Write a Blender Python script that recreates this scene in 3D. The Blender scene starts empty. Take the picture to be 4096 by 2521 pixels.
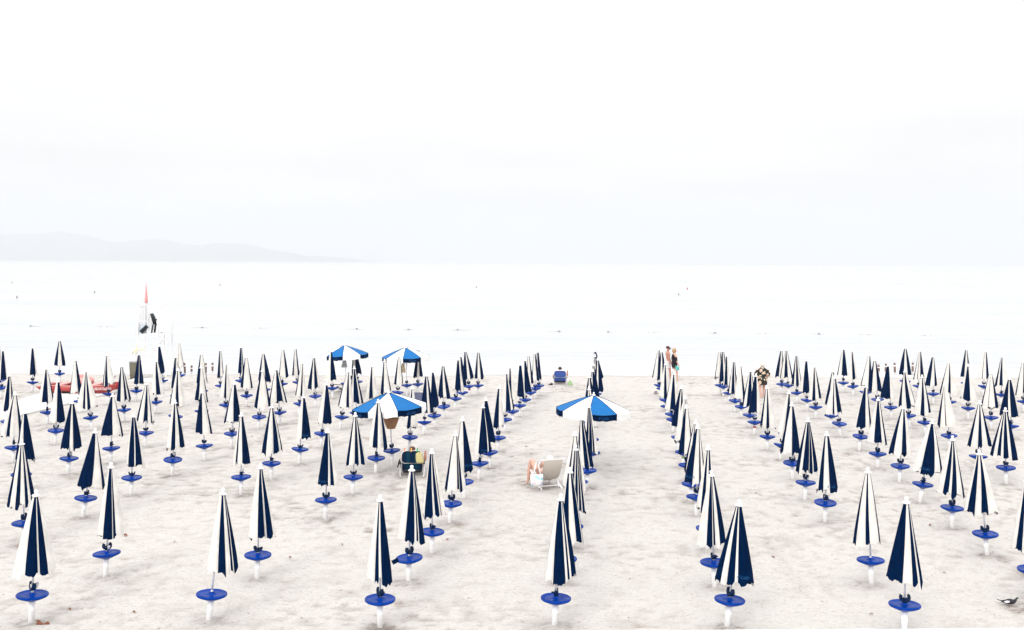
import bpy, bmesh, math, random
import numpy as np
from mathutils import Vector, Matrix, Euler
random.seed(7)
S = bpy.context.scene
COL = S.collection
R = math.radians
# ------------------------------------------------------------------ camera
# level camera 6 m above the sand, lens shifted so that the horizon sits above the middle
CAM_H = 6.0
cd = bpy.data.cameras.new('camera')
cam = bpy.data.objects.new('camera', cd); COL.objects.link(cam)
cam.location = (0, 0, CAM_H)
cam.rotation_euler = (R(90), -0.00415, 0)
cd.sensor_width = 36; cd.lens = 36 * 4100 / 4096
cd.shift_y = -(1260.5 - 1048.5) / 4096
cd.clip_start = 0.1; cd.clip_end = 200000
S.camera = cam
# ------------------------------------------------------------------ sky: high white overcast in front of the blue
SUN_EL, SUN_AZ = R(36), R(205)
w = bpy.data.worlds.new('World'); S.world = w; w.use_nodes = True
nt = w.node_tree; nt.nodes.clear(); N = nt.nodes.new; L = nt.links.new
out = N('ShaderNodeOutputWorld'); bg = N('ShaderNodeBackground'); L(bg.outputs[0], out.inputs[0])
bg.inputs[1].default_value = 0.1
sky = N('ShaderNodeTexSky'); sky.sky_type = 'NISHITA'; sky.sun_disc = False
sky.sun_elevation = SUN_EL; sky.sun_rotation = SUN_AZ; sky.altitude = 10; sky.dust_density = 3
tc = N('ShaderNodeTexCoord'); sx = N('ShaderNodeSeparateXYZ'); L(tc.outputs['Generated'], sx.inputs[0])
mx = N('ShaderNodeMath'); mx.operation = 'MAXIMUM'; L(sx.outputs[2], mx.inputs[0]); mx.inputs[1].default_value = 0
# an overcast sky is about three times as bright overhead as at the horizon
ma = N('ShaderNodeMath'); ma.operation = 'MULTIPLY_ADD'; L(mx.outputs[0], ma.inputs[0])
SKY_H, SKY_Z = 7.9, 23.5
ma.inputs[1].default_value = SKY_Z - SKY_H; ma.inputs[2].default_value = SKY_H
# cloud sheets: soft streaks, wider than tall
dv = N('ShaderNodeVectorMath'); dv.operation = 'DIVIDE'; L(tc.outputs['Generated'], dv.inputs[0])
ad = N('ShaderNodeMath'); ad.operation = 'ADD'; L(mx.outputs[0], ad.inputs[0]); ad.inputs[1].default_value = 0.12
cb = N('ShaderNodeCombineXYZ'); L(ad.outputs[0], cb.inputs[0]); L(ad.outputs[0], cb.inputs[1]); cb.inputs[2].default_value = 1
L(cb.outputs[0], dv.inputs[1])
cn = N('ShaderNodeTexNoise'); cn.inputs['Scale'].default_value = 0.85; cn.inputs['Detail'].default_value = 4; cn.inputs['Roughness'].default_value = 0.45
L(dv.outputs[0], cn.inputs['Vector'])
mr = N('ShaderNodeMapRange'); L(cn.outputs[0], mr.inputs[0])
mr.inputs[1].default_value = 0.3; mr.inputs[2].default_value = 0.75; mr.inputs[3].default_value = 1.07; mr.inputs[4].default_value = 0.88
mm = N('ShaderNodeMath'); mm.operation = 'MULTIPLY'; L(ma.outputs[0], mm.inputs[0]); L(mr.outputs[0], mm.inputs[1])
tint = N('ShaderNodeMix'); tint.data_type = 'RGBA'; tint.blend_type = 'MIX'
ge = N('ShaderNodeMapRange'); L(mx.outputs[0], ge.inputs[0]); ge.inputs[1].default_value = 0; ge.inputs[2].default_value = 0.22
L(ge.outputs[0], tint.inputs[0]); tint.inputs[6].default_value = (0.995, 0.985, 0.965, 1); tint.inputs[7].default_value = (0.995, 0.995, 1.0, 1)
vs = N('ShaderNodeVectorMath'); vs.operation = 'SCALE'; L(tint.outputs[2], vs.inputs[0]); L(mm.outputs[0], vs.inputs['Scale'])
mix = N('ShaderNodeMix'); mix.data_type = 'RGBA'; mix.inputs[0].default_value = 0.97
L(sky.outputs[0], mix.inputs[6]); L(vs.outputs[0], mix.inputs[7]); L(mix.outputs[2], bg.inputs[0])
# ------------------------------------------------------------------ sun behind the cloud
sl = bpy.data.lights.new('sun', 'SUN'); sl.energy = 1.5; sl.angle = R(20); sl.color = (1, 0.97, 0.93)
so = bpy.data.objects.new('sun', sl); COL.objects.link(so)
sd = Vector((math.sin(SUN_AZ) * math.cos(SUN_EL), math.cos(SUN_AZ) * math.cos(SUN_EL), math.sin(SUN_EL)))
so.rotation_euler = sd.to_track_quat('Z', 'Y').to_euler(); so.location = (0, -20, 40)
v = S.view_settings; v.view_transform = 'Standard'; v.look = 'None'; v.gamma = 1; v.use_curve_mapping = False
v.exposure = 0.14
S.cycles.use_denoising = True
S.cycles.max_bounces = 6; S.cycles.volume_bounces = 1
S.cycles.use_adaptive_sampling = True
S.cycles.caustics_reflective = False; S.cycles.caustics_refractive = False

# ------------------------------------------------------------------ materials
def mat(name, col, rough=0.6, spec=0.5, metal=0, coat=0, var=0.0, vscale=20, bump=0.0, bscale=60, alpha=1, trans=0):
    m = bpy.data.materials.new(name); m.use_nodes = True
    t = m.node_tree; p = t.nodes['Principled BSDF']
    p.inputs['Base Color'].default_value = (*col, 1)
    p.inputs['Roughness'].default_value = rough; p.inputs['Specular IOR Level'].default_value = spec
    p.inputs['Metallic'].default_value = metal; p.inputs['Coat Weight'].default_value = coat
    p.inputs['Transmission Weight'].default_value = trans
    tcn = t.nodes.new('ShaderNodeTexCoord')
    if var > 0:
        n = t.nodes.new('ShaderNodeTexNoise'); n.inputs['Scale'].default_value = vscale; n.inputs['Detail'].default_value = 4
        t.links.new(tcn.outputs['Object'], n.inputs['Vector'])
        mp = t.nodes.new('ShaderNodeMapRange'); mp.inputs[1].default_value = .3; mp.inputs[2].default_value = .7
        mp.inputs[3].default_value = 1 - var; mp.inputs[4].default_value = 1 + var * .4
        t.links.new(n.outputs[0], mp.inputs[0])
        s = t.nodes.new('ShaderNodeVectorMath'); s.operation = 'SCALE'; s.inputs[0].default_value = col
        t.links.new(mp.outputs[0], s.inputs['Scale']); t.links.new(s.outputs[0], p.inputs['Base Color'])
    if bump > 0:
        n = t.nodes.new('ShaderNodeTexNoise'); n.inputs['Scale'].default_value = bscale; n.inputs['Detail'].default_value = 3
        t.links.new(tcn.outputs['Object'], n.inputs['Vector'])
        b = t.nodes.new('ShaderNodeBump'); b.inputs['Strength'].default_value = bump; b.inputs['Distance'].default_value = 0.01
        t.links.new(n.outputs[0], b.inputs['Height']); t.links.new(b.outputs[0], p.inputs['Normal'])
    return m
NAVY = mat('navy_fabric', (0.0, 0.0092, 0.042), 1, .02, var=.25, vscale=6, bump=.25, bscale=90)
CREAM = mat('cream_fabric', (0.715, 0.692, 0.655), .95, .05, var=.16, vscale=5, bump=.25, bscale=90)
NAVY_LIT = mat('navy_fabric_lit', (0.0005, 0.125, 0.37), .7, .2, var=.10, vscale=6, bump=.2, bscale=90)  # navy cloth of the open tops, light from above put into its colour
SNOW = mat('white_fabric', (0.86, 0.86, 0.85), .8, .1, var=.05, vscale=5)
WHITE = mat('white_paint', (0.84, 0.84, 0.84), .4, .4, var=.06, vscale=4)
PVC = mat('white_plastic_pipe', (0.93, 0.93, 0.93), .45, .4, var=.03, vscale=3)
POLE = mat('grey_white_pole', (0.72, 0.73, 0.77), .35, .5, var=.1, vscale=10)
TRAYB = mat('blue_plastic', (0.0, 0.040, 0.30), .22, .05, var=.34, vscale=14, bump=.15, bscale=60)
HOOKB = mat('dark_blue_plastic', (0.0005, 0.014, 0.055), .45, .12)
CLEARP = mat('clear_plastic', (0.88, 0.89, 0.92), .2, .5, trans=.4)
RED = mat('red_paint', (0.42, 0.05, 0.045), .4, .4, var=.15, vscale=5)
PINK = mat('faded_red_plastic', (0.70, 0.34, 0.32), .5, .4, var=.12, vscale=7)
REDCLOTH = mat('red_cloth', (0.76, 0.31, 0.31), .85, .1, var=.1, vscale=8)
BLACKP = mat('black_green_plastic', (0.008, 0.014, 0.020), .45, .3)
BLACK = mat('black_rubber', (0.012, 0.011, 0.012), .7, .2)
WOOD = mat('weathered_wood', (0.20, 0.13, 0.11), .85, .2, var=.4, vscale=12, bump=.6, bscale=30)
BRASS = mat('grey_metal', (0.45, 0.45, 0.47), .4, .5, metal=.6)
SKIN = mat('skin', (0.62, 0.36, 0.28), .55, .35, var=.06, vscale=8)
SKIN2 = mat('tanned_skin', (0.46, 0.22, 0.16), .55, .35, var=.06, vscale=8)
LBLUE = mat('light_blue_print', (0.012, 0.09, 0.24), .8, .1)
YELLOW = mat('pale_yellow_cloth', (0.60, 0.52, 0.25), .85, .1, var=.25, vscale=40)
GREENP = mat('pale_green_cloth', (0.30, 0.46, 0.22), .85, .1, var=.35, vscale=14)
LEAFM = mat('brown_leaf', (0.22, 0.085, 0.05), .8, .2, var=.4, vscale=30)

# ------------------------------------------------------------------ mesh helpers
class MB:
    def __init__(s): s.v = []; s.f = []; s.m = []; s.sm = []
    def add(s, vs, fs, mi=0, smooth=True):
        o = len(s.v); s.v += [tuple(x) for x in vs]
        for f in fs: s.f.append(tuple(o + i for i in f)); s.m.append(mi); s.sm.append(smooth)
        return s
    def box(s, c, d, rot=None, mi=0):
        c = Vector(c); M = rot.to_matrix() if rot else Matrix.Identity(3)
        vs = [c + M @ Vector((x * d[0] / 2, y * d[1] / 2, z * d[2] / 2)) for x in (-1, 1) for y in (-1, 1) for z in (-1, 1)]
        return s.add(vs, [(0, 1, 3, 2), (4, 6, 7, 5), (0, 4, 5, 1), (2, 3, 7, 6), (0, 2, 6, 4), (1, 5, 7, 3)], mi, False)
    def bar(s, a, b, wx, wy, mi=0):
        a = Vector(a); b = Vector(b); d = b - a
        return s.box((a + b) / 2, (wx, wy, d.length), d.to_track_quat('Z', 'Y').to_euler(), mi)
    def tube(s, pts, r, n=8, mi=0, cap=True):
        pts = [Vector(p) for p in pts]; rs = r if isinstance(r, (list, tuple)) else [r] * len(pts)
        vs = []; fs = []; up = None
        for i, p in enumerate(pts):
            t = (pts[min(i + 1, len(pts) - 1)] - pts[max(i - 1, 0)]).normalized()
            if up is None: up = Vector((0, 0, 1)) if abs(t.z) < .9 else Vector((1, 0, 0))
            a = t.cross(up)
            a = a.normalized() if a.length > 1e-4 else t.orthogonal().normalized()
            b = t.cross(a).normalized(); up = -b if False else up
            for k in range(n):
                q = 2 * math.pi * k / n; vs.append(p + (a * math.cos(q) + b * math.sin(q)) * rs[i])
        for i in range(len(pts) - 1):
            for k in range(n):
                k2 = (k + 1) % n; fs.append((i * n + k, i * n + k2, (i + 1) * n + k2, (i + 1) * n + k))
        if cap: fs.append(tuple(range(n))[::-1]); fs.append(tuple((len(pts) - 1) * n + k for k in range(n)))
        return s.add(vs, fs, mi)
    def lathe(s, prof, n=20, mi=0, c=(0, 0, 0), tilt=None):
        vs = []; fs = []; c = Vector(c); M = tilt.to_matrix() if tilt else Matrix.Identity(3)
        for r, z in prof:
            for k in range(n):
                q = 2 * math.pi * k / n; vs.append(c + M @ Vector((r * math.cos(q), r * math.sin(q), z)))
        for i in range(len(prof) - 1):
            for k in range(n):
                k2 = (k + 1) % n; fs.append((i * n + k, i * n + k2, (i + 1) * n + k2, (i + 1) * n + k))
        fs.append(tuple(range(n))[::-1]); fs.append(tuple((len(prof) - 1) * n + k for k in range(n)))
        return s.add(vs, fs, mi)
    def sheet(s, grid, mi=0, mifn=None):
        h = len(grid); wd = len(grid[0]); o = len(s.v)
        for row in grid: s.v += [tuple(p) for p in row]
        for i in range(h - 1):
            for j in range(wd - 1):
                s.f.append((o + i * wd + j, o + i * wd + j + 1, o + (i + 1) * wd + j + 1, o + (i + 1) * wd + j))
                s.m.append(mifn(i, j) if mifn else mi); s.sm.append(True)
        return s
    def loft(s, rings, mi=0, close=True):
        n = len(rings[0]); o = len(s.v); fs = []
        for r_ in rings: s.v += [tuple(p) for p in r_]
        for i in range(len(rings) - 1):
            for k in range(n):
                k2 = (k + 1) % n; fs.append((o + i * n + k, o + i * n + k2, o + (i + 1) * n + k2, o + (i + 1) * n + k))
        if close: fs.append(tuple(o + k for k in range(n))[::-1]); fs.append(tuple(o + (len(rings) - 1) * n + k for k in range(n)))
        for f in fs: s.f.append(f); s.m.append(mi); s.sm.append(True)
        return s
    def mesh(s, name, mats):
        me = bpy.data.meshes.new(name); me.from_pydata(s.v, [], s.f)
        for m in (mats if isinstance(mats, (list, tuple)) else [mats]): me.materials.append(m)
        me.polygons.foreach_set('material_index', s.m); me.polygons.foreach_set('use_smooth', s.sm)
        me.update(); return me
    def build(s, name, mats, parent=None):
        return link(name, s.mesh(name, mats), parent)
def link(name, me, parent=None):
    o = bpy.data.objects.new(name, me); COL.objects.link(o)
    if parent is not None: o.parent = parent
    return o
def thing(name, label, cat, loc=(0, 0, 0), rotz=0, group=None):
    o = bpy.data.objects.new(name, None); COL.objects.link(o); o.location = loc; o.rotation_euler = (0, 0, rotz)
    return tag(o, label, cat, group)
def tag(o, label, cat, group=None):
    o['label'] = label; o['category'] = cat
    if group: o['group'] = group
    return o
def ellring(c, rx, ry, n=12, ax=(1, 0, 0), ay=(0, 1, 0)):
    c = Vector(c); ax = Vector(ax); ay = Vector(ay)
    return [c + ax * rx * math.cos(2 * math.pi * k / n) + ay * ry * math.sin(2 * math.pi * k / n) for k in range(n)]
def text_mesh(txt, size, shear=0.0, mat_=None, extrude=0.0):
    cu = bpy.data.curves.new('lettering', 'FONT'); cu.body = txt; cu.size = size; cu.shear = shear; cu.extrude = extrude
    cu.align_x = 'CENTER'; cu.align_y = 'CENTER'; cu.resolution_u = 2
    o = bpy.data.objects.new('tmp', cu); COL.objects.link(o)
    dg = bpy.context.evaluated_depsgraph_get(); me = bpy.data.meshes.new_from_object(o.evaluated_get(dg))
    bpy.data.objects.remove(o); bpy.data.curves.remove(cu)
    me.materials.clear(); me.materials.append(mat_); return me
def skin_body(name, joints, edges, mat_, root=0, sub=2):
    # joints: list of (xyz, radius or (rx, ry)); one continuous skinned surface
    me = bpy.data.meshes.new(name); me.from_pydata([j[0] for j in joints], edges, [])
    o = bpy.data.objects.new('tmp', me); COL.objects.link(o)
    m = o.modifiers.new('skin', 'SKIN'); sv = me.skin_vertices[0].data
    for i, j in enumerate(joints):
        r_ = j[1] if isinstance(j[1], tuple) else (j[1], j[1]); sv[i].radius = r_; sv[i].use_root = (i == root)
    m.use_smooth_shade = True
    s2 = o.modifiers.new('sub', 'SUBSURF'); s2.levels = sub; s2.render_levels = sub
    dg = bpy.context.evaluated_depsgraph_get(); dg.update()
    m2 = bpy.data.meshes.new_from_object(o.evaluated_get(dg)); bpy.data.objects.remove(o)
    m2.name = name; m2.materials.clear(); m2.materials.append(mat_)
    m2.polygons.foreach_set('use_smooth', [True] * len(m2.polygons)); return m2
# ------------------------------------------------------------------ measured umbrella field (metres)
# x, y, top height, lean to the right (deg), hem left, hem right, hem height, stripes seen from the promenade left to right
FIELD = """
-23.30 46.59 2.106 0.1 -0.148 0.144 0.810 w1b6w2
-21.95 44.13 2.092 1.5 -0.140 0.218 0.887 w2b7w1
-21.54 46.10 2.051 -0.1 -0.167 0.217 0.839 w1b7w2
-21.89 49.66 2.111 -0.2 -0.252 0.269 0.878 b3w4b3
-16.86 40.05 2.087 -6.8 -0.359 0.134 0.828 b1w6b3
-16.78 37.06 2.060 -1.6 -0.293 0.265 0.849 w2b4w3b1
-14.68 33.04 2.083 2.0 -0.205 0.271 0.834 w4b5w0
-17.10 34.85 2.060 0.8 -0.219 0.192 0.836 w1b4w2b2
-14.59 30.06 2.055 1.0 -0.356 0.235 0.831 w3b3w7b2
-14.71 35.84 2.101 -6.0 -0.434 0.300 0.824 w7b4w3b5w10
-16.59 42.22 2.085 -2.4 -0.221 0.263 0.876 b1w1b4w8
-14.25 37.71 2.095 -3.4 -0.244 0.267 0.836 b5w6b4w3b2
-15.83 43.25 2.025 4.0 -0.122 0.284 0.816 b6w1b6
-15.98 47.00 2.070 -6.8 -0.229 0.130 0.845 w1b9
-13.81 39.83 2.088 0.3 -0.183 0.329 0.841 w5b5w4
-11.66 32.69 2.061 1.1 -0.285 0.284 0.851 b1w4b4w3b1w2
-12.25 28.40 2.043 3.1 -0.238 0.320 0.806 b4w2b4
-11.70 29.98 2.029 1.3 -0.298 0.331 0.857 b11w9b1
-9.59 25.91 2.057 1.5 -0.137 0.326 0.829 w1b5w1b6w2
-12.53 26.22 2.092 3.0 -0.166 0.314 0.884 b1w3b6
-10.17 21.42 2.156 -2.1 -0.323 0.246 0.873 b1w3b3w3b2w2b2
-7.84 16.80 2.147 1.9 -0.323 0.342 0.848 w10b11w2b7w5
-9.82 23.67 2.029 7.7 -0.229 0.410 0.784 b15w12b2w1
-7.57 19.20 2.129 2.6 -0.188 0.304 0.845 w4b9w1b2w7
-4.92 16.87 2.172 6.0 -0.120 0.383 0.906 w9b8w4b3w1b2
-4.72 19.13 2.141 1.4 -0.190 0.324 0.854 w8b7w2b5w2
-9.12 30.46 2.080 -2.7 -0.244 0.251 0.841 b5w6b1
-9.33 28.27 2.081 1.8 -0.183 0.309 0.830 w4b5w5b5
-13.61 41.64 2.072 -1.3 -0.254 0.151 0.871 w1b5w3b1
-15.89 49.16 2.064 -2.4 -0.165 0.211 0.851 w3b1w9b1
-11.85 36.17 2.136 2.7 -0.232 0.334 0.916 b1w6b5w8
-13.03 43.15 2.069 -1.1 -0.219 0.246 0.899 b2w7b1
-11.33 37.48 2.086 -0.9 -0.241 0.246 0.879 b3w7b1
-12.83 45.21 2.049 -0.6 -0.149 0.144 0.864 b4w4b1
-10.90 39.12 2.060 0.4 -0.240 0.181 0.835 w5b3w5
-12.46 47.12 2.026 1.0 -0.125 0.163 0.847 b5w1b2
-10.81 41.84 2.065 -0.8 -0.244 0.256 0.829 b3w11b2
-10.54 43.77 2.046 -2.3 -0.256 0.285 0.837 b2w4b5
-8.89 36.12 2.117 3.8 -0.194 0.403 0.848 b3w13b3
-8.42 37.24 2.055 -4.5 -0.357 0.303 0.858 b2w9b10w3b2
-8.89 32.62 2.086 2.4 -0.268 0.299 0.856 b2w10b11
-10.28 45.98 2.050 0.8 -0.159 0.272 0.819 b1w8b3
-9.72 46.60 2.015 -3.9 -0.239 0.110 0.817 b2w5b2
-8.16 39.54 2.066 3.1 -0.203 0.223 0.833 b1w6b3w5
-7.99 41.75 2.079 -1.8 -0.304 0.227 0.851 b5w4b5w3
-7.77 44.43 2.084 -2.1 -0.289 0.199 0.833 w6b7
-6.04 32.69 2.067 4.7 -0.154 0.289 0.823 w3b7
-5.99 36.21 2.103 8.3 -0.192 0.387 0.843 b1w8b4w5
-6.51 27.84 2.027 0.0 -0.268 0.304 0.807 b4w9b7w2b1
-6.86 26.05 2.069 -0.2 -0.203 0.233 0.835 w2b2w6b9
-6.17 29.96 2.023 3.3 -0.134 0.299 0.817 w5b10
-4.26 23.59 2.070 1.3 -0.198 0.297 0.836 b11w3b4w5
-4.02 26.11 2.068 1.6 -0.197 0.317 0.812 b3w6b6w2b4w1
-3.77 28.65 2.064 1.6 -0.227 0.305 0.809 w4b6w8b3
-2.12 16.65 2.125 -0.2 -0.227 0.204 0.836 w7b4w3b9
-1.88 18.97 2.143 1.4 -0.230 0.293 0.865 w6b10w2b2w1b5
-1.60 20.84 2.117 -0.4 -0.192 0.297 0.862 w1b8w2b4w2b1w3
-1.36 23.28 2.066 3.4 -0.172 0.323 0.832 b2w12b3w1b3w3
-1.18 25.59 2.044 -1.4 -0.238 0.242 0.813 b1w9b9
-0.86 27.96 2.034 3.0 -0.161 0.313 0.797 w4b11w1b3
-0.63 29.55 2.014 -4.1 -0.310 0.218 0.804 w3b10
-0.41 32.06 2.059 1.2 -0.166 0.183 0.839 b6w6
-0.22 35.78 2.109 1.3 -0.153 0.320 0.833 w4b5w2b1
0.04 37.75 2.105 -3.3 -0.215 0.191 0.903 w2b4w5
0.32 39.30 2.056 0.6 -0.106 0.217 0.832 b10w1
0.55 40.94 2.069 -1.0 -0.200 0.249 0.859 w4b6
0.81 43.18 2.055 -3.8 -0.202 0.158 0.878 w1b1w5b3
1.03 44.60 2.028 -1.4 -0.132 0.200 0.881 b1w5b3
1.22 45.64 1.994 -2.3 -0.127 0.136 0.763 b2w1b6
-7.05 46.84 2.029 -4.9 -0.235 0.243 0.818 b1w3b6
-5.64 37.32 2.099 -3.2 -0.228 0.278 0.859 b2w3b9w3b2
-5.26 38.43 2.072 1.2 -0.223 0.271 0.870 w3b4w5
-4.92 40.00 2.103 -1.2 -0.185 0.237 0.884 b4w8b1
-4.78 43.12 2.023 1.8 -0.173 0.208 0.824 b3w8b1
-4.20 45.98 2.037 0.1 -0.216 0.231 0.829 b4w3b4
-3.17 32.07 2.029 2.6 -0.202 0.237 0.824 w2b3w6
-2.98 35.12 2.089 2.5 -0.156 0.307 0.868 b10w4b4
-2.75 36.59 2.061 -2.6 -0.246 0.187 0.845 w3b10
-2.56 38.89 2.058 -1.5 -0.217 0.261 0.833 b7w5b5
-2.24 41.19 2.062 3.4 -0.143 0.315 0.830 w2b8w3
-2.06 43.09 2.025 -3.6 -0.156 0.203 0.803 w4b6
-1.88 45.32 2.046 -6.1 -0.250 0.254 0.833 b6w4b4
-1.48 45.60 1.993 -0.2 -0.165 0.253 0.826 b4w5b4
3.78 44.95 2.102 -4.5 -0.172 0.297 0.931 b2w1b5
3.53 42.87 2.074 -1.7 -0.184 0.203 0.882 w1b2w2b4
3.46 41.09 2.095 -0.4 -0.184 0.238 0.866 b3w3b6
3.13 38.96 2.094 -0.7 -0.213 0.207 0.942 w1b3w2b3
2.94 37.04 2.067 -0.5 -0.204 0.285 0.882 b3w3b7
2.70 35.14 2.065 -1.1 -0.213 0.239 0.961 b4w3b4
2.48 31.88 2.049 -2.5 -0.152 0.235 0.864 b2w3b2w4
2.01 27.03 2.189 1.0 -0.156 0.279 1.017 w3b3w1b4w1b2w3
1.68 25.67 2.070 3.1 -0.057 0.368 0.888 b3w5b6w1b3
1.41 23.12 2.105 1.0 -0.267 0.301 0.910 w3b2w9b4w2
1.26 21.32 2.108 2.8 -0.158 0.296 0.861 w3b4w2b4w1b3w1b2w1
0.98 19.01 2.111 3.9 -0.123 0.351 0.856 w2b7w6b5w1
0.74 16.74 2.129 2.5 -0.197 0.324 0.838 w6b12w2b2w1b4
3.72 18.78 2.110 -1.8 -0.309 0.234 0.837 w9b6w1b2w4b5
3.57 16.70 2.060 5.3 -0.273 0.365 0.792 b4w5b8w3b14
4.07 21.17 2.156 0.0 -0.240 0.166 0.916 w4b5w4b5w2
4.36 24.07 2.123 0.7 -0.300 0.199 0.864 b7w7b2w2b1
4.48 25.46 2.023 3.8 -0.210 0.250 0.839 b1w2b2w6b2
4.79 27.83 2.064 -1.4 -0.242 0.143 0.832 b6w9b1
5.00 29.73 2.059 1.4 -0.283 0.249 0.822 w5b1w3b2w2b1
5.26 32.16 2.062 2.9 -0.261 0.262 0.860 b6w3b4w4
5.67 35.89 2.106 0.4 -0.310 0.263 0.840 w4b5w4
5.82 37.21 2.056 1.5 -0.255 0.275 0.819 b1w5b3w5
5.95 39.23 2.105 -2.2 -0.289 0.147 0.836 w5b4w3
6.17 41.03 2.049 0.1 -0.216 0.198 0.857 w3b3w3
6.57 44.71 2.110 -0.8 -0.223 0.237 0.876 b3w3b5
6.63 45.96 2.091 -1.4 -0.319 0.071 0.860 b1w6b4
9.39 46.11 2.009 -1.5 -0.249 0.167 0.839 b1w6b4
9.43 45.60 2.069 -1.2 -0.234 0.225 0.705 w1b6w3b2
9.20 43.41 2.057 -3.3 -0.216 0.101 0.826 w1b5w4
8.92 40.90 2.064 -1.8 -0.261 0.122 0.827 b1w3b5w2b2
8.79 39.22 2.071 -1.7 -0.259 0.172 0.822 w11b3
8.61 37.02 2.092 0.7 -0.271 0.231 0.856 b1w4b7w3b2
8.41 35.42 2.095 1.3 -0.225 0.218 0.846 b8w4
8.11 32.46 2.047 -0.5 -0.228 0.285 0.808 b2w5b4w8
12.29 46.61 2.035 -0.8 -0.301 0.111 0.852 b4w4b2
12.44 46.08 2.088 -3.5 -0.343 0.233 0.838 b1w5b6w5b2
12.11 43.50 2.082 -0.6 -0.225 0.214 0.848 b4w3b5w3b1
11.88 41.20 2.082 -1.7 -0.284 0.103 0.844 w4b9
11.63 39.17 2.039 -2.1 -0.276 0.227 0.814 w5b5w5b3
8.17 30.92 2.080 7.1 -0.173 0.296 0.849 w4b5w2
7.73 28.18 2.088 -0.8 -0.327 0.214 0.816 b3w10b9
7.38 25.68 2.047 1.9 -0.263 0.288 0.784 b3w4b8w1b4w1b4
11.55 36.99 2.096 2.1 -0.246 0.281 0.874 b3w4b3w2
11.24 35.13 2.072 -6.3 -0.441 0.132 0.838 w10b3w4b6
15.28 47.21 2.052 0.0 -0.280 0.189 0.853 b1w6b9
15.28 45.86 2.078 -2.0 -0.219 0.195 0.844 w6b4w2
15.12 43.79 2.069 5.7 -0.224 0.279 0.759 b1w9b6
14.80 41.44 2.079 -4.4 -0.350 0.211 0.840 b3w6b4
14.51 39.20 2.089 -3.7 -0.369 0.176 0.849 b14w6
18.39 47.89 2.057 0.1 -0.285 0.284 0.825 b7w5b5
18.28 46.04 2.078 2.4 -0.240 0.272 0.851 b1w4b1w4b5w1
17.83 43.33 2.070 -0.8 -0.337 0.160 0.840 b7w6b3
17.47 40.83 2.064 -1.8 -0.382 0.298 0.843 b1w10b4w9
14.00 32.78 2.100 -4.7 -0.326 0.260 0.839 b2w5b1w9
20.95 47.19 2.054 -0.8 -0.269 0.184 0.837 b5w5b3
17.42 39.09 2.107 -0.2 -0.291 0.307 0.848 w3b10w8
21.22 46.06 2.088 2.4 -0.262 0.196 0.845 w5b1w5b3
17.18 36.72 2.097 -0.7 -0.342 0.258 0.845 b1w8b1w9b4
20.64 43.19 2.086 1.7 -0.273 0.261 0.869 b3w3b5w7
16.99 34.84 2.094 -2.3 -0.355 0.242 0.851 b9w3b7
20.53 41.09 2.066 -1.0 -0.301 0.227 0.837 b1w8b3w5
14.33 35.53 2.065 -3.6 -0.345 0.223 0.817 w9b6w6b3
14.37 37.06 2.091 -5.4 -0.330 0.288 0.848 b4w7b7w5b1
11.09 32.54 2.083 5.8 -0.208 0.304 0.829 w1b10w5b1
10.59 29.62 2.058 0.3 -0.302 0.273 0.813 w7b9w3b2
10.56 27.82 2.076 2.9 -0.324 0.293 0.832 b5w9b6w5
10.25 25.52 2.039 8.3 -0.298 0.432 0.794 w7b16w6b2
9.93 23.07 2.044 -0.0 -0.335 0.269 0.801 w6b6w3b6w7b1
13.33 29.26 2.013 1.5 -0.304 0.362 0.809 b3w8b5w6b4
13.35 27.66 2.042 -0.7 -0.395 0.304 0.800 b3w4b4w3b6w4b5
9.65 20.85 2.137 -4.5 -0.373 0.287 0.941 w3b5w7b7w8
7.21 23.51 2.064 0.9 -0.205 0.271 0.797 w1b6w8b8
6.66 18.97 2.140 -2.0 -0.307 0.190 0.840 b2w9b4w8b1
6.34 16.49 2.161 0.7 -0.296 0.273 0.878 b14w9b5w2b1
9.37 18.42 2.100 -3.7 -0.335 0.248 0.881 w3b4w6b5w5
"""
UMB = []
for l in FIELD.strip().splitlines():
    a = l.split(); UMB.append([float(q) for q in a[:7]] + [a[7]])

# ------------------------------------------------------------------ sand, one sheet from the promenade to under the water
rng = np.random.default_rng(5)
def axis(lo, hi, step, outs):
    a = np.arange(lo, hi, step); return np.array(sorted(set([*(-np.array(outs) + lo), *a, *(np.array(outs) + hi)])))
gx = axis(-31, 31, .085, [1, 4, 12, 40, 150, 600, 2500, 9000])
gy = [-4000, -600, -100, -20, 4, 10, 13, 14.5]
yy = 15.2
while yy < 62: gy.append(yy); yy += .05 * (yy / 16) ** 1.05
gy = np.array(gy + [66, 75, 90, 120, 200, 400])
def vnoise(X, Y, sx_, sy_, seed):
    g = np.random.default_rng(seed); n = 512; T = g.random((n, n))
    def ax(a, s_): q = a / s_; i = np.floor(q).astype(int); f = q - i; f = f * f * (3 - 2 * f); return i % n, (i + 1) % n, f
    i0, i1, fx = ax(X, sx_); j0, j1, fy = ax(Y, sy_)
    a = T[np.ix_(j0, i0)] * (1 - fx) + T[np.ix_(j0, i1)] * fx
    b = T[np.ix_(j1, i0)] * (1 - fx) + T[np.ix_(j1, i1)] * fx
    return a * (1 - fy[:, None]) + b * fy[:, None]
def dim(X, Y, s_, seed, thr):
    n_ = vnoise(X, Y, s_, s_, seed); return np.clip((n_ - thr) / (1 - thr), 0, 1)
Z = .02 * (vnoise(gx, gy, 3.1, 2.3, 1) - .5) + .012 * (vnoise(gx, gy, .9, .8, 2) - .5) + .012 * (vnoise(gx, gy, .33, .26, 3) - .5) + .022 * (vnoise(gx, gy, .17, .13, 4) - .5)
pit = dim(gx, gy, .24, 11, .58) + 1.1 * dim(gx, gy, .16, 12, .60)
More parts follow.
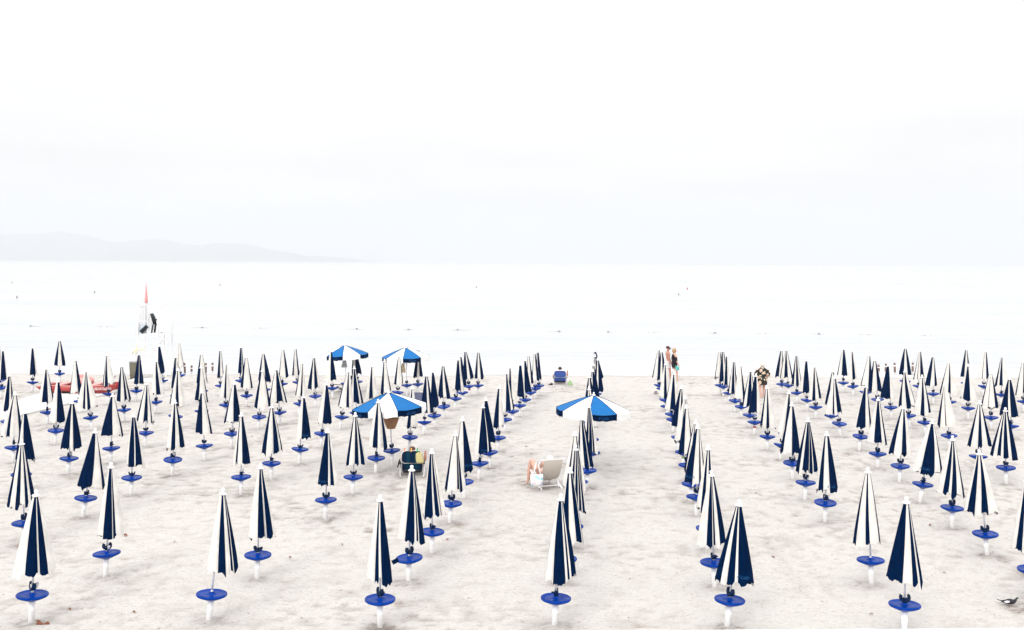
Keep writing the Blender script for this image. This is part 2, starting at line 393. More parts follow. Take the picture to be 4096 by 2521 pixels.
patch = np.clip(vnoise(gx, gy, 2.6, 1.9, 13) * 1.6 - .2, 0.35, 1)
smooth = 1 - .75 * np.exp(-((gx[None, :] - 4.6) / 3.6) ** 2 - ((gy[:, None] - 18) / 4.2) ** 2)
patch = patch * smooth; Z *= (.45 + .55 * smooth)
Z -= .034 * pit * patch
hollow_shade = pit * patch  # shade of the pits, painted into the sand colour
def local(x, y, rad):
    i0, i1 = np.searchsorted(gx, [x - rad, x + rad]); j0, j1 = np.searchsorted(gy, [y - rad, y + rad])
    return slice(j0, j1), slice(i0, i1)
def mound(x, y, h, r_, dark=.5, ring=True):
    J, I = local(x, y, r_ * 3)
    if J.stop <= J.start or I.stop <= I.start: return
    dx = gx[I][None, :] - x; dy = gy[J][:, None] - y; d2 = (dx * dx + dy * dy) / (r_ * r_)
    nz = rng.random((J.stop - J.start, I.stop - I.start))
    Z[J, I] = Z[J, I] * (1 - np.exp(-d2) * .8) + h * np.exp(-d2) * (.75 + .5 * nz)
    hollow_shade[J, I] += dark * np.exp(-((np.sqrt(d2) - .9) ** 2) / .35) * nz  # ring of dug sand darkened further as painted contact shadow
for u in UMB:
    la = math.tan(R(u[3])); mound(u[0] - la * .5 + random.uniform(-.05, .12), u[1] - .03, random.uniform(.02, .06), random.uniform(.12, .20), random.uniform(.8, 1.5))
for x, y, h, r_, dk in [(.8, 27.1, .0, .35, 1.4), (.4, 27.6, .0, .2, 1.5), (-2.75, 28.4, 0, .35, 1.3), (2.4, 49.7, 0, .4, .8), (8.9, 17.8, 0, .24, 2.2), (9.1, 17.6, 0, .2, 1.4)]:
    mound(x, y, h, r_, dk)  # no heap, only contact shade painted round chairs and pigeon
# two pairs of wheel tracks
for x0, y0, x1, y1 in [(5.54, 22.6, 5.14, 18.2), (5.58, 22.6, 5.30, 18.2), (6.0, 22.8, 5.75, 18.6), (-12.6, 15.5, -12.8, 46)]:
    for j in range(len(gy)):
        if y1 < gy[j] < y0:
            t = (gy[j] - y0) / (y1 - y0); xc = x0 + (x1 - x0) * t + .05 * math.sin(gy[j] * 1.7)
            k = np.abs(gx - xc); Z[j] -= .03 * np.exp(-(k / .05) ** 2); hollow_shade[j] += .45 * np.exp(-(k / .05) ** 2) * rng.random()
SHORE = 54.2
edge = SHORE + 1.0 * (vnoise(gx, np.array([0.0]), 7, 1, 21)[0] - .5) + .35 * (vnoise(gx, np.array([0.0]), 1.6, 1, 22)[0] - .5)
D = gy[:, None] - edge[None, :]
fall = np.where(D > -3.0, .5 * (D + 3.0) ** 2 * .012, 0); fall = np.where(D > 8, .726 + (D - 8) * .05, fall)
Z = Z * np.clip(1 - (D + 2.0) / 3.0, .12, 1) - fall + .054
wet = np.clip((D + 1.0) / 1.0, 0, 1)
nX, nY = len(gx), len(gy)
XX, YY = np.meshgrid(gx, gy)
me = bpy.data.meshes.new('sand'); me.vertices.add(nX * nY)
me.vertices.foreach_set('co', np.stack([XX, YY, Z], -1).astype('f').ravel())
idx = np.arange(nX * nY).reshape(nY, nX)
q = np.stack([idx[:-1, :-1], idx[:-1, 1:], idx[1:, 1:], idx[1:, :-1]], -1).reshape(-1)
nf = (nX - 1) * (nY - 1); me.loops.add(nf * 4); me.loops.foreach_set('vertex_index', q.astype('i'))
me.polygons.add(nf); me.polygons.foreach_set('loop_start', (np.arange(nf) * 4).astype('i')); me.polygons.foreach_set('loop_total', np.full(nf, 4, 'i'))
me.polygons.foreach_set('use_smooth', np.ones(nf, bool)); me.update(calc_edges=True)
at = me.attributes.new('dug_shade', 'FLOAT', 'POINT'); at.data.foreach_set('value', np.clip(hollow_shade, 0, 1.5).astype('f').ravel())
at = me.attributes.new('wet', 'FLOAT', 'POINT'); at.data.foreach_set('value', wet.astype('f').ravel())
sm = bpy.data.materials.new('sand'); sm.use_nodes = True; t = sm.node_tree; p = t.nodes['Principled BSDF']
p.inputs['Roughness'].default_value = .95; p.inputs['Specular IOR Level'].default_value = .1
def nn(k, **kw):
    n = t.nodes.new(k)
    for a, b in kw.items(): setattr(n, a, b)
    return n
def mrange(src, a, b, c, d):
    n = nn('ShaderNodeMapRange'); t.links.new(src, n.inputs[0])
    for i, x in zip((1, 2, 3, 4), (a, b, c, d)): n.inputs[i].default_value = x
    return n.outputs[0]
def noise(scale, det=3, rough=.5, vec=None):
    n = nn('ShaderNodeTexNoise'); n.inputs['Scale'].default_value = scale; n.inputs['Detail'].default_value = det; n.inputs['Roughness'].default_value = rough
    t.links.new(vec or tco.outputs['Object'], n.inputs['Vector']); return n.outputs[0]
def math2(op, a, b):
    n = nn('ShaderNodeMath', operation=op)
    for i, x in enumerate((a, b)):
        if isinstance(x, (int, float)): n.inputs[i].default_value = x
        else: t.links.new(x, n.inputs[i])
    return n.outputs[0]
tco = nn('ShaderNodeTexCoord')
dug_shade = nn('ShaderNodeAttribute', attribute_name='dug_shade'); wat = nn('ShaderNodeAttribute', attribute_name='wet')
big = mrange(noise(.22, 3), .38, .66, 0, 1)
fine = mrange(noise(15, 8, .78), .50, .68, 0, 1)
spk = mrange(noise(34, 3, .6), .60, .78, 0, 1)
grn = mrange(noise(90, 2, .6), .35, .7, 0, 1)
k1 = math2('MULTIPLY', dug_shade.outputs['Fac'], .46)  # painted shade of pits, tracks and bases darkens the sand colour
mpx = nn('ShaderNodeMapping'); mpx.inputs['Scale'].default_value = (.65, 1.25, 1); t.links.new(tco.outputs['Object'], mpx.inputs[0])
stre = mrange(noise(13, 8, .8, mpx.outputs[0]), .53, .65, 0, 1)
k2 = math2('MULTIPLY', math2('MULTIPLY', math2('ADD', math2('MULTIPLY', fine, .55), math2('MULTIPLY', stre, .75)), mrange(big, 0, 1, .8, 1.0)), .54)
k3 = math2('ADD', math2('MULTIPLY', spk, .50), math2('MULTIPLY', grn, .10))
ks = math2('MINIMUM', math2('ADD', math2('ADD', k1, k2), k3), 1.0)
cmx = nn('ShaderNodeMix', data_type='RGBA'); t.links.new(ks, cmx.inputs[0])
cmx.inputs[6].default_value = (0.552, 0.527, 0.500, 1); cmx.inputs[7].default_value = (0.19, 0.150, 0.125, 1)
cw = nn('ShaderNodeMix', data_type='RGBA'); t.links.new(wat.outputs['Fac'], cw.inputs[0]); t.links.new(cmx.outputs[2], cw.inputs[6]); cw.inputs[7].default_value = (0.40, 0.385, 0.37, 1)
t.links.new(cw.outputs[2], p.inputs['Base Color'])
bp = nn('ShaderNodeBump'); bp.inputs['Strength'].default_value = .9; bp.inputs['Distance'].default_value = .035
t.links.new(math2('ADD', noise(14, 5, .6), math2('MULTIPLY', noise(60, 3), .3)), bp.inputs['Height']); t.links.new(bp.outputs[0], p.inputs['Normal'])
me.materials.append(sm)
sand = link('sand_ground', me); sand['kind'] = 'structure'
def ground_z(x, y):
    i = min(max(int(np.searchsorted(gx, x)), 0), nX - 1); j = min(max(int(np.searchsorted(gy, y)), 0), nY - 1); return float(Z[j, i])

# ------------------------------------------------------------------ sea
wb = MB(); ys_ = [SHORE - 4, 58, 64, 75, 95, 140, 260, 600, 2000, 5000, 9500]; xs_ = [-60000, -8000, -1500, -300, -60, 0, 60, 300, 1500, 8000, 60000]
wb.sheet([[(x, y, -.005) for x in xs_] for y in ys_])
wm = bpy.data.materials.new('sea_water'); wm.use_nodes = True; t = wm.node_tree; p = t.nodes['Principled BSDF']
p.inputs['Roughness'].default_value = .18; p.inputs['IOR'].default_value = 1.33
tco = nn('ShaderNodeTexCoord'); geo = nn('ShaderNodeSeparateXYZ'); t.links.new(tco.outputs['Object'], geo.inputs[0])
mp = nn('ShaderNodeMapping'); mp.inputs['Scale'].default_value = (.004, .03, 1); t.links.new(tco.outputs['Object'], mp.inputs[0])
band = mrange(noise(1.6, 4, .55, mp.outputs[0]), .42, .66, 0, 1)
near = mrange(geo.outputs[1], 56, 400, 1, 0)
c1 = nn('ShaderNodeMix', data_type='RGBA'); t.links.new(band, c1.inputs[0]); c1.inputs[6].default_value = (.475, .483, .49, 1); c1.inputs[7].default_value = (.44, .458, .47, 1)
mp2 = nn('ShaderNodeMapping'); mp2.inputs['Scale'].default_value = (.12, .9, 1); t.links.new(tco.outputs['Object'], mp2.inputs[0])
foam = math2('MULTIPLY', mrange(noise(2.2, 5, .6, mp2.outputs[0]), .44, .56, 0, 1), mrange(geo.outputs[1], 54, 62, 1, 0))
c2 = nn('ShaderNodeMix', data_type='RGBA'); t.links.new(foam, c2.inputs[0]); t.links.new(c1.outputs[2], c2.inputs[6]); c2.inputs[7].default_value = (.85, .86, .86, 1)
t.links.new(c2.outputs[2], p.inputs['Base Color'])
mp3 = nn('ShaderNodeMapping'); mp3.inputs['Scale'].default_value = (.35, 1, 1); t.links.new(tco.outputs['Object'], mp3.inputs[0])
bp = nn('ShaderNodeBump'); bp.inputs['Strength'].default_value = .5; bp.inputs['Distance'].default_value = .12
t.links.new(math2('ADD', noise(1.1, 4, .6, mp3.outputs[0]), math2('MULTIPLY', noise(.12, 3, .5, mp3.outputs[0]), 3)), bp.inputs['Height']); t.links.new(bp.outputs[0], p.inputs['Normal'])
sea = wb.build('sea_water', wm); sea['kind'] = 'structure'

# ------------------------------------------------------------------ far coast hills (about 12 km away)
RIDGE = [(0,95),(90,93),(180,90),(240,88),(300,85),(350,78),(395,68),(430,78),(470,85),(560,98),(640,115),(700,135),(790,140),(850,130),(940,125),(1040,120),(1120,130),(1200,148),(1270,158),(1330,160),(1400,145),(1500,148),(1620,152),(1720,175),(1800,190),(1900,205),(2000,228),(2100,225),(2200,235),(2320,245),(2420,262),(2560,270)]
HY0 = 12000.0
rx = np.array([(a / 1.638 - 2048) / 4100 * HY0 for a, b in RIDGE]); rh = np.array([(265 - b) / 1.638 / 4100 * HY0 for a, b in RIDGE])
hx = np.arange(-11000, rx[-1] + 200, 55.0); hy = np.array([HY0 - 1700, HY0 - 1500, HY0 - 1250, HY0 - 1000, HY0 - 800, HY0 - 600, HY0 - 400, HY0 - 200, HY0, HY0 + 250, HY0 + 600, HY0 + 1200])
base = np.interp(hx, rx, rh, left=270); base[hx < rx[0]] = rh[0] + 30 * np.sin((hx[hx < rx[0]] - rx[0]) / 900)
prof = np.interp(hy, [HY0 - 1700, HY0 - 1400, HY0 - 900, HY0 - 300, HY0, HY0 + 1200], [-.05, .08, .38, .78, 1, .2])
n1 = vnoise(hx, hy, 420, 330, 31) - .5; n2 = vnoise(hx, hy, 150, 140, 32) - .5
HZ = base[None, :] * (prof[:, None] + (.30 * n1 + .12 * n2) * np.clip(4 * prof * (1.02 - prof), .0, 1)[:, None])
hb = MB(); hb.sheet([[(hx[i], hy[j], HZ[j, i]) for i in range(len(hx))] for j in range(len(hy))])
hm = mat('hill_scrub', (0.085, 0.105, 0.075), .95, .1, var=.5, vscale=.004)
hl = hb.build('far_hills', hm); hl['kind'] = 'structure'

# ------------------------------------------------------------------ sea haze
hz = MB(); hz.box((0, 26000, 185), (124000, 92000, 470))
hzm = bpy.data.materials.new('haze'); hzm.use_nodes = True; t = hzm.node_tree
t.nodes.remove(t.nodes['Principled BSDF']); pv = t.nodes.new('ShaderNodeVolumePrincipled')
pv.inputs['Color'].default_value = (.732, .748, .772, 1); pv.inputs['Density'].default_value = 2.2e-4; pv.inputs['Anisotropy'].default_value = .0
t.links.new(pv.outputs[0], t.nodes['Material Output'].inputs['Volume'])
HAZE = hz.build('haze', hzm); HAZE['kind'] = 'stuff'; HAZE['label'] = 'pale sea haze that fades the far coast'
# ------------------------------------------------------------------ umbrella pieces, shared by all
TRAY_H = .51
def tray_mesh():
    m = MB(); m.lathe([(.05, -.105), (.066, -.098), (.12, -.075), (.18, -.048), (.238, -.022), (.249, -.008), (.251, .004), (.249, .016), (.240, .022), (.232, .015), (.12, .012), (.05, .014), (.040, .030), (.032, .050)], 32); return m.mesh('tray', TRAYB)
def hook_mesh(open_=250, w_=.062, material=HOOKB):
    m = MB(); n = 12; vs = []; fs = []
    for i in range(n + 1):
        a = R(-90 - open_ / 2 + open_ * i / n); ww = w_ * (.75 + .35 * math.sin(math.pi * i / n))
        for r_, y in ((.076, -ww / 2), (.076, ww / 2), (.046, ww / 2), (.046, -ww / 2)):
            vs.append((r_ * math.cos(a), y, r_ * math.sin(a)))
    for i in range(n):
        for k in range(4):
            k2 = (k + 1) % 4; fs.append((i * 4 + k, i * 4 + k2, (i + 1) * 4 + k2, (i + 1) * 4 + k))
    fs += [(3, 2, 1, 0), tuple(n * 4 + k for k in range(4))]
    m.add(vs, fs); m.lathe([(.024, -.06), (.030, -.055), (.030, -.012), (.024, -.006)], 12)
    m.box((.0, .035, -.035), (.02, .07, .02)); return m.mesh('hook', material)
def sleeve_mesh():
    m = MB(); m.lathe([(.050, -.25), (.050, .27), (.0515, .272), (.0515, .30), (.049, .302), (.049, .43), (.036, .435)], 18); return m.mesh('base_sleeve', PVC)
def pole_mesh():
    m = MB(); m.lathe([(.021, .40), (.021, .585)], 10, 0); m.lathe([(.025, .54), (.025, .57)], 10, 1); m.lathe([(.017, .585), (.017, 1.75)], 10, 0)
    return m.mesh('pole', [POLE, BRASS])
def finial_mesh():
    m = MB(); n = 24; vs = []; fs = []
    prof = [(.060, -.018), (.064, -.006), (.050, .012), (.030, .022), (.026, .030), (.026, .046), (.033, .052), (.034, .064), (.026, .082), (.010, .090)]
    for j, (r_, z) in enumerate(prof):
        for k in range(n):
            a = 2 * math.pi * k / n; rr = r_ * (1 + (.07 * math.cos(8 * a) if j < 2 else 0)); vs.append((rr * math.cos(a), rr * math.sin(a), z))
    for i in range(len(prof) - 1):
        for k in range(n): k2 = (k + 1) % n; fs.append((i * n + k, i * n + k2, (i + 1) * n + k2, (i + 1) * n + k))
    fs += [tuple(range(n))[::-1], tuple((len(prof) - 1) * n + k for k in range(n))]
    m.add(vs, fs); return m.mesh('finial', WHITE)
TRAYM, SLEEVEM, POLEM, FINM = tray_mesh(), sleeve_mesh(), pole_mesh(), finial_mesh()
HOOKM = [hook_mesh(250), hook_mesh(200, .06)]; CLEARM = hook_mesh(210, .04, CLEARP)
def parse(s):
    o = []; i = 0
    while i < len(s):
        c = s[i]; j = i + 1
        while j < len(s) and s[j].isdigit(): j += 1
        n = int(s[i + 1:j])
        if n: o.append((c, n))
        i = j
    return o
def canopy_mesh(top, hem, Lx, Rx, stripes, rg, near):
    sg = parse(stripes); tot = sum(n for _, n in sg); step = .085 if near else .16
    cols = []; ucur = -1.0; colr = []
    for c, n in sg:
        w_ = 2 * n / tot; k = max(2, math.ceil(w_ / step))
        for i in range(k): cols.append(math.asin(max(-1, min(1, ucur + w_ * i / k)))); colr.append(c)
        ucur += w_
    last = sg[-1][0]; bk = 6
    cc = 'w' if last == 'b' else 'b'
    for b in range(bk):
        for i in range(3): cols.append(math.pi / 2 + math.pi * (b + i / 3) / bk); colr.append(cc)
        cc = 'w' if cc == 'b' else 'b'
    n = len(cols); A = (Rx - Lx) / 2; C = (Rx + Lx) / 2
    # loose folds: deep narrow creases plus soft waves, most of all where two stripes meet
    cr = [(rg.uniform(-1.5, 4.6), rg.uniform(.05, .15), rg.uniform(.14, .34)) for _ in range(10)]
    ucur = -1
    for c, k in sg[:-1]: ucur += 2 * k / tot; cr.append((math.asin(max(-1, min(1, ucur))), rg.uniform(.10, .20), rg.uniform(.07, .12)))
    ph = rg.uniform(0, 6); tw = R(rg.uniform(-15, 15)); slant = rg.uniform(-.045, .045); belly = rg.uniform(-.02, .06); sag = rg.uniform(.88, 1.02)
    drop = []; dcur = rg.uniform(-.02, .03)
    for i in range(n):
        if i and colr[i] != colr[i - 1]: dcur = rg.uniform(-.06, .05)
        drop.append(dcur + slant * math.sin(cols[i]) + rg.uniform(-.014, .014) + .014 * math.sin(cols[i] * 9 + ph))
    for _ in range(4):
        i_ = rg.randrange(n); a_ = rg.uniform(-.07, -.03); drop[i_] += a_; drop[(i_ + 1) % n] += a_ * .55; drop[i_ - 1] += a_ * .35
    rows = 15 if near else 9; m = MB(); vs = []
    for j in range(rows + 1):
        t = j / rows; te = t
        a = .040 + (A - .040) * te ** sag
        a *= 1 + belly * math.sin(math.pi * te)
        if t > .93: a *= .985
        b_ = .040 + (min(A, .24) * .86 - .040) * te ** sag
        for i, f in enumerate(cols):
            ff = f + tw * (1 - te) * math.cos(f) if abs(f) < 1.57 else f
            dp = sum(d * math.exp(-((f - x0) / wd) ** 2) for x0, d, wd in cr) + .035 * math.sin(6 * f + ph)
            edge_ = 1 - .9 * abs(math.sin(f)) ** 6
            k = 1 - dp * edge_ * min(1, te * 1.4)
            z = top + (hem + drop[i] + .02 - top) * te
            vs.append((C * te + a * k ** .35 * math.sin(ff), -b_ * k * math.cos(ff) - .0, z))
    fs = []; mi = []
    for j in range(rows):
        for i in range(n):
            i2 = (i + 1) % n; fs.append((j * n + i, (j + 1) * n + i, (j + 1) * n + i2, j * n + i2)); mi.append(0 if colr[i] == 'b' else 1)
    m.v = vs; m.f = fs; m.m = mi; m.sm = [True] * len(fs)
    # closed top under the finial
    m.f.append(tuple(range(n))); m.m.append(1); m.sm.append(False)
    return m.mesh('canopy', [NAVY, CREAM])
NUM = ['nearest', 'second nearest', 'third nearest', 'fourth nearest', 'fifth nearest', 'sixth nearest', 'seventh nearest', 'eighth nearest', 'ninth nearest', 'tenth nearest', 'eleventh nearest', 'twelfth nearest', 'thirteenth nearest', 'fourteenth nearest', 'fifteenth nearest']
LINE = {6: 'rightmost line', 5: 'second line from right', 4: 'third line from right', 3: 'fourth line from right', 2: 'fifth line from right', 1: 'sixth line from right',
        0: 'line right of beige deck chair', -1: 'line left of beige deck chair', -2: 'seventh line from left', -3: 'sixth line from left', -4: 'fifth line from left', -5: 'fourth line from left',
        -6: 'third line from left', -7: 'second line from left', -9: 'leftmost line', -10: 'leftmost line'}
def look(s):
    sg = parse(s); tot = sum(n for _, n in sg); nb = [n / tot for c, n in sg if c == 'b']; sh = sum(nb)
    big_ = sum(1 for x in nb if x > .13)
    if sh > .66: return 'mostly navy'
    if sh < .28: return 'mostly white'
    if big_ == 1: return 'one broad navy band'
    if big_ == 2: return 'two navy bands'
    if big_ >= 3: return 'three navy bands'
    return 'thin navy stripes'
byline = {}
for i, u in enumerate(UMB):
    c = round((u[0] - .12 * (u[1] - 16.7) - .72) / 2.82)
    if -8.6 < (u[0] - .12 * (u[1] - 16.7) - .72) / 2.82 < -6.5: c = -7
    if c < -8: c = -9
    byline.setdefault(c, []).append((u[1], i))
where = {}
for c, l in byline.items():
    l.sort()
    for k, (_, i) in enumerate(l): where[i] = (c, k, len(l))
GRP = 'closed umbrellas in lines on the sand'
NOHOOK = {24, 157 - 1}
for i, (x, y, top, lean, Lx, Rx, hem, stripes) in enumerate(UMB):
    rg = random.Random(100 + i); near = y < 31
    la = R(lean); c, k, ln = where[i]
    pos = 'farthest' if k == ln - 1 else NUM[k]
    lab = 'closed umbrella, %s, %s in the %s' % (look(stripes), pos, LINE[c])
    bx_ = x - TRAY_H * math.tan(la); bz = 0.0
    root = thing('closed_umbrella', lab, 'umbrella', (bx_, y, bz), 0, GRP); root.rotation_euler = (0, la, 0)
    sc = 1 / math.cos(la); yaw = -math.atan2(x, y)
    can = link('canopy', canopy_mesh(top * sc, hem * sc, Lx, Rx, stripes, rg, near), root); can.rotation_euler = (0, 0, yaw)
    link('base_sleeve', SLEEVEM, root); link('pole', POLEM, root)
    f = link('finial', FINM, root); f.location = (0, 0, top * sc); f.rotation_euler = (0, 0, rg.uniform(0, 1))
    tr = link('tray', TRAYM, root); tr.location = (0, 0, TRAY_H * sc); tl = 3.2 if rg.random() < .35 else 1.2
    tr.rotation_euler = (R(rg.gauss(0, tl)), R(rg.gauss(0, tl)) - la * .4, 0)
    if i not in NOHOOK:
        h = link('hook', HOOKM[rg.random() < .4], root); h.scale = (1.12, 1.12, 1.12); h.location = (0, 0, TRAY_H + rg.uniform(.12, .17)); h.rotation_euler = (0, 0, rg.uniform(-1.6, 1.6))
        if rg.random() < .4:
            h2 = link('hook', CLEARM, root); h2.location = (0.03, 0, TRAY_H + rg.uniform(.13, .2)); h2.rotation_euler = (0, 0, rg.uniform(1, 2.2)); h2['label'] = 'clear plastic hook'
    u = dict(x=x, y=y, root=root, can=can); UMB[i] = UMB[i] + [u]
def nearest_umb(px, py):
    return min(UMB, key=lambda u: (u[0] - px) ** 2 + (u[1] - py) ** 2)
# the beach name printed near the hem of some canopies
TXT = text_mesh('Il Lido', .115, .45, LBLUE)
def print_on(u, dx, dz, scale=1.0, depth=-.21):
    o = link('lettering', TXT, u[8]['can']); o.location = (dx, depth, u[6] + dz); o.rotation_euler = (R(94), 0, 0); o.scale = (scale, scale, scale)
    bpy.context.view_layer.update()
    # lay it on the cloth: snap each vertex just in front of the canopy surface
    me_ = TXT.copy(); can = u[8]['can']; M = Matrix.Translation(o.location) @ o.rotation_euler.to_matrix().to_4x4() @ Matrix.Diagonal((*o.scale, 1))
    for vtx in me_.vertices:
        pl = M @ vtx.co; ok, hit, nrm, fi = can.ray_cast((pl.x, -1.0, pl.z), (0, 1, 0))
        vtx.co = (pl.x, (hit.y if ok else pl.y) - .006, pl.z)
    o.data = me_; o.location = (0, 0, 0); o.rotation_euler = (0, 0, 0); o.scale = (1, 1, 1)
for (px_, py_, dx, dz, s_) in [(3.57, 16.7, .165, .16, .85), (4.36, 24.07, -.16, .13, .9), (1.0 - 2.02, 28.0, .10, .10, .8), (-1.18, 25.6, .12, .13, .8), (7.21, 23.5, .12, .12, .8), (9.93, 23.07, -.03, .12, .0), (10.25, 25.5, -.02, .13, 1.0), (-6.17, 29.96, .12, .12, .9), (-4.26, 23.6, -.1, .13, .8)]:
    if s_ > 0: print_on(nearest_umb(px_, py_), dx, dz, s_ * .8)
# strap sticking out of one canopy
u = nearest_umb(-2.12, 16.65); m = MB(); m.box((.25, -.03, 1.14), (.11, .012, .07), Euler((0, R(-28), 0))); m.build('strap', NAVY, u[8]['root'])
# stickers on a few sleeves
for px_, py_, z, col_ in [(8.41, 35.42, .34, RED), (8.17, 30.92, .36, RED), (5.0, 29.73, .36, GREENP), (1.7 - 3.58, 45.32, .36, RED)]:
    u = nearest_umb(px_, py_); m = MB(); m.lathe([(.0525, z - .035), (.0525, z + .03)], 18); o = m.build('sticker', col_, u[8]['root'])

# ------------------------------------------------------------------ open umbrellas
ROOFS = []
def open_umbrella(x, y, top, R_, a0, label, ztop_dx, first_white, hook=True):
    root = thing('open_umbrella', label, 'umbrella', (x, y, 0), 0, 'open blue and white umbrellas')
    root.rotation_euler = (0, math.atan(ztop_dx / (top - .5)), 0)
    yaw = -math.atan2(x, y)
    link('base_sleeve', SLEEVEM, root)
    m = MB(); m.lathe([(.018, .4), (.018, top - .02)], 10); m.build('pole', POLE, root)
    f = link('finial', FINM, root); f.location = (0, 0, top + .012); f.scale = (.85, .85, .9)
    tr = link('tray', TRAYM, root); tr.location = (0, 0, TRAY_H)
    if hook: h = link('hook', HOOKM[0], root); h.location = (0, 0, TRAY_H + .15); h.rotation_euler = (0, 0, 1.0)
    rise = .40
    def surf(a, t, k):
        # k: 0..1 across the panel; cloth sags between the ribs and its hem is drawn tight
        ch = math.cos(math.pi / 8) / math.cos((k - .5) * math.pi / 4); rr = R_ * t * (ch + (1 - ch) * .35)
        return Vector((rr * math.sin(a), -rr * math.cos(a), top - rise * (.45 * t ** 1.5 + .55 * t) - .030 * math.sin(math.pi * k) * t))
    for pn in range(8):
        blue = (pn % 2 == 1) if first_white else (pn % 2 == 0)
        b0 = R(a0 + 45 * pn); m = MB()
        m.sheet([[surf(b0 + R(45) * i / 8, .02 + .98 * j / 8, i / 8) for i in range(9)] for j in range(9)])
        po = m.build('panel', NAVY_LIT if blue else SNOW, root); po.rotation_euler = (0, 0, yaw)
        m = MB(); e = [surf(b0 + R(45) * i / 8, 1, i / 8) for i in range(9)]
        dn = [Vector((q_.x * 1.004, q_.y * 1.004, q_.z - .165 - .012 * math.cos(i * 2.4 + pn))) for i, q_ in enumerate(e)]
        m.sheet([[q_ * 1.0 + Vector((q_.x * .003, q_.y * .003, .004)) for q_ in e], [(a_ + b_) / 2 for a_, b_ in zip(e, dn)], dn])
        vo = m.build('valance', NAVY if blue else SNOW, po)
        if blue:
            am = b0 + R(22.5); tm = TXT.copy(); nrm = Vector((math.sin(am), -math.cos(am), 0)); rt = Vector((math.cos(am), math.sin(am), 0)); cp = (e[4] + dn[4]) / 2 + nrm * .02
            for vtx in tm.vertices: c_ = vtx.co * 1.05; vtx.co = cp + rt * c_.x + Vector((0, 0, c_.y)) + nrm * .012
            link('lettering', tm, po)
        m = MB(); m.tube([surf(b0, t_ / 6, 0) - Vector((0, 0, .012)) for t_ in range(7)], .006, 6); ro = m.build('rib', BRASS, root); m = MB(); m.tube([surf(b0, .04 + .96 * t_ / 6, 0) + Vector((0, 0, .004)) for t_ in range(7)], .007, 5); m.build('piping', NAVY, ro); ro.rotation_euler = (0, 0, yaw)
    return root
O1 = open_umbrella(-7.43, 46.2, 2.21, 1.045, -5, 'open blue and white umbrella farthest left, grey bag hanging from its pole', -.08, True, False)
O2 = open_umbrella(-4.64, 45.6, 2.17, 1.06, -7, 'open blue and white umbrella near the water with a beige bag hanging below', -.06, False)
O3 = open_umbrella(-3.44, 29.8, 2.19, 1.09, -33, 'open blue and white umbrella with a wicker basket showing beneath it', -.10, True)
O4 = open_umbrella(2.31, 29.6, 2.16, 1.08, -7, 'open blue and white umbrella standing alone in the line beside the beige deck chair', .05, False, False)
# ------------------------------------------------------------------ hanging bags and basket
t_ = thing('straw_basket', 'brown woven straw basket with green leaves, hanging below the open umbrella', 'basket', (-3.47, 29.55, 1.18))
WICK = bpy.data.materials.new('wicker'); WICK.use_nodes = True; t = WICK.node_tree; p = t.nodes['Principled BSDF']; p.inputs['Roughness'].default_value = .8
tco = nn('ShaderNodeTexCoord'); wv = nn('ShaderNodeTexChecker'); wv.inputs['Scale'].default_value = 55; t.links.new(tco.outputs['Object'], wv.inputs['Vector'])
wv.inputs['Color1'].default_value = (.42, .22, .11, 1); wv.inputs['Color2'].default_value = (.24, .11, .05, 1)
t.links.new(wv.outputs[0], p.inputs['Base Color'])
m = MB(); m.loft([ellring((0, 0, z), a, a * .62, 20) for z, a in [(0, .115), (.04, .135), (.15, .18), (.30, .232), (.315, .236)]]); m.build('basket_body', WICK, t_)
m = MB()
for k in range(14):
    a = random.uniform(0, 6.28); r_ = random.uniform(.02, .2); c = Vector((r_ * math.cos(a) * 1.05, r_ * math.sin(a) * .6 - .04, .30 + random.uniform(-.01, .05)))
    m.loft([ellring(c + Vector((0, 0, -.02)), .008, .004, 6), ellring(c, .035, .02, 6), ellring(c + Vector((.01, 0, .03)), .03, .015, 6), ellring(c + Vector((.015, 0, .06)), .006, .004, 6)])
m.build('leaves', mat('green_leaf', (.10, .26, .045), .7, .3, var=.4, vscale=30), t_)
for s_ in (-1, 1):
    m = MB(); m.tube([(s_ * .02 - .12, 0, .31), (-.09, 0, .52), (0, .1, .62), (.09, 0, .52), (.12 + s_ * .02, 0, .31)], .008, 6); m.build('handle', WICK, t_)
t_ = thing('beach_bag', 'small grey patterned bag hung on the pole of the leftmost open umbrella', 'bag', (-7.50, 45.98, 1.24))
GREYP = mat('grey_print', (.50, .51, .53), .8, .1, var=.55, vscale=16)
m = MB(); m.loft([ellring((0, 0, z), a, .05, 14) for z, a in [(0, .13), (.08, .135), (.2, .10), (.30, .075)]]); m.build('bag_body', GREYP, t_)
m = MB(); m.tube([(-.06, 0, .29), (0, .06, .46), (.06, 0, .29)], .008, 6); m.build('strap', GREYP, t_)
t_ = thing('beach_bag', 'long beige cloth bag hung under the second open umbrella near the water', 'bag', (-4.80, 45.4, 1.07))
BEI = mat('beige_cloth', (.66, .53, .36), .85, .1, var=.35, vscale=9)
m = MB(); m.loft([ellring((dx, 0, z), a, .06, 12) for z, a, dx in [(0, .07, .02), (.06, .10, .01), (.22, .095, -.01), (.34, .06, 0), (.42, .065, .0)]]); m.build('bag_body', BEI, t_)
m = MB(); m.tube([(.03, 0, .40), (.12, .05, .50), (.16, .1, .38), (.17, .1, .2)], .012, 6); m.build('strap', SNOW, t_)

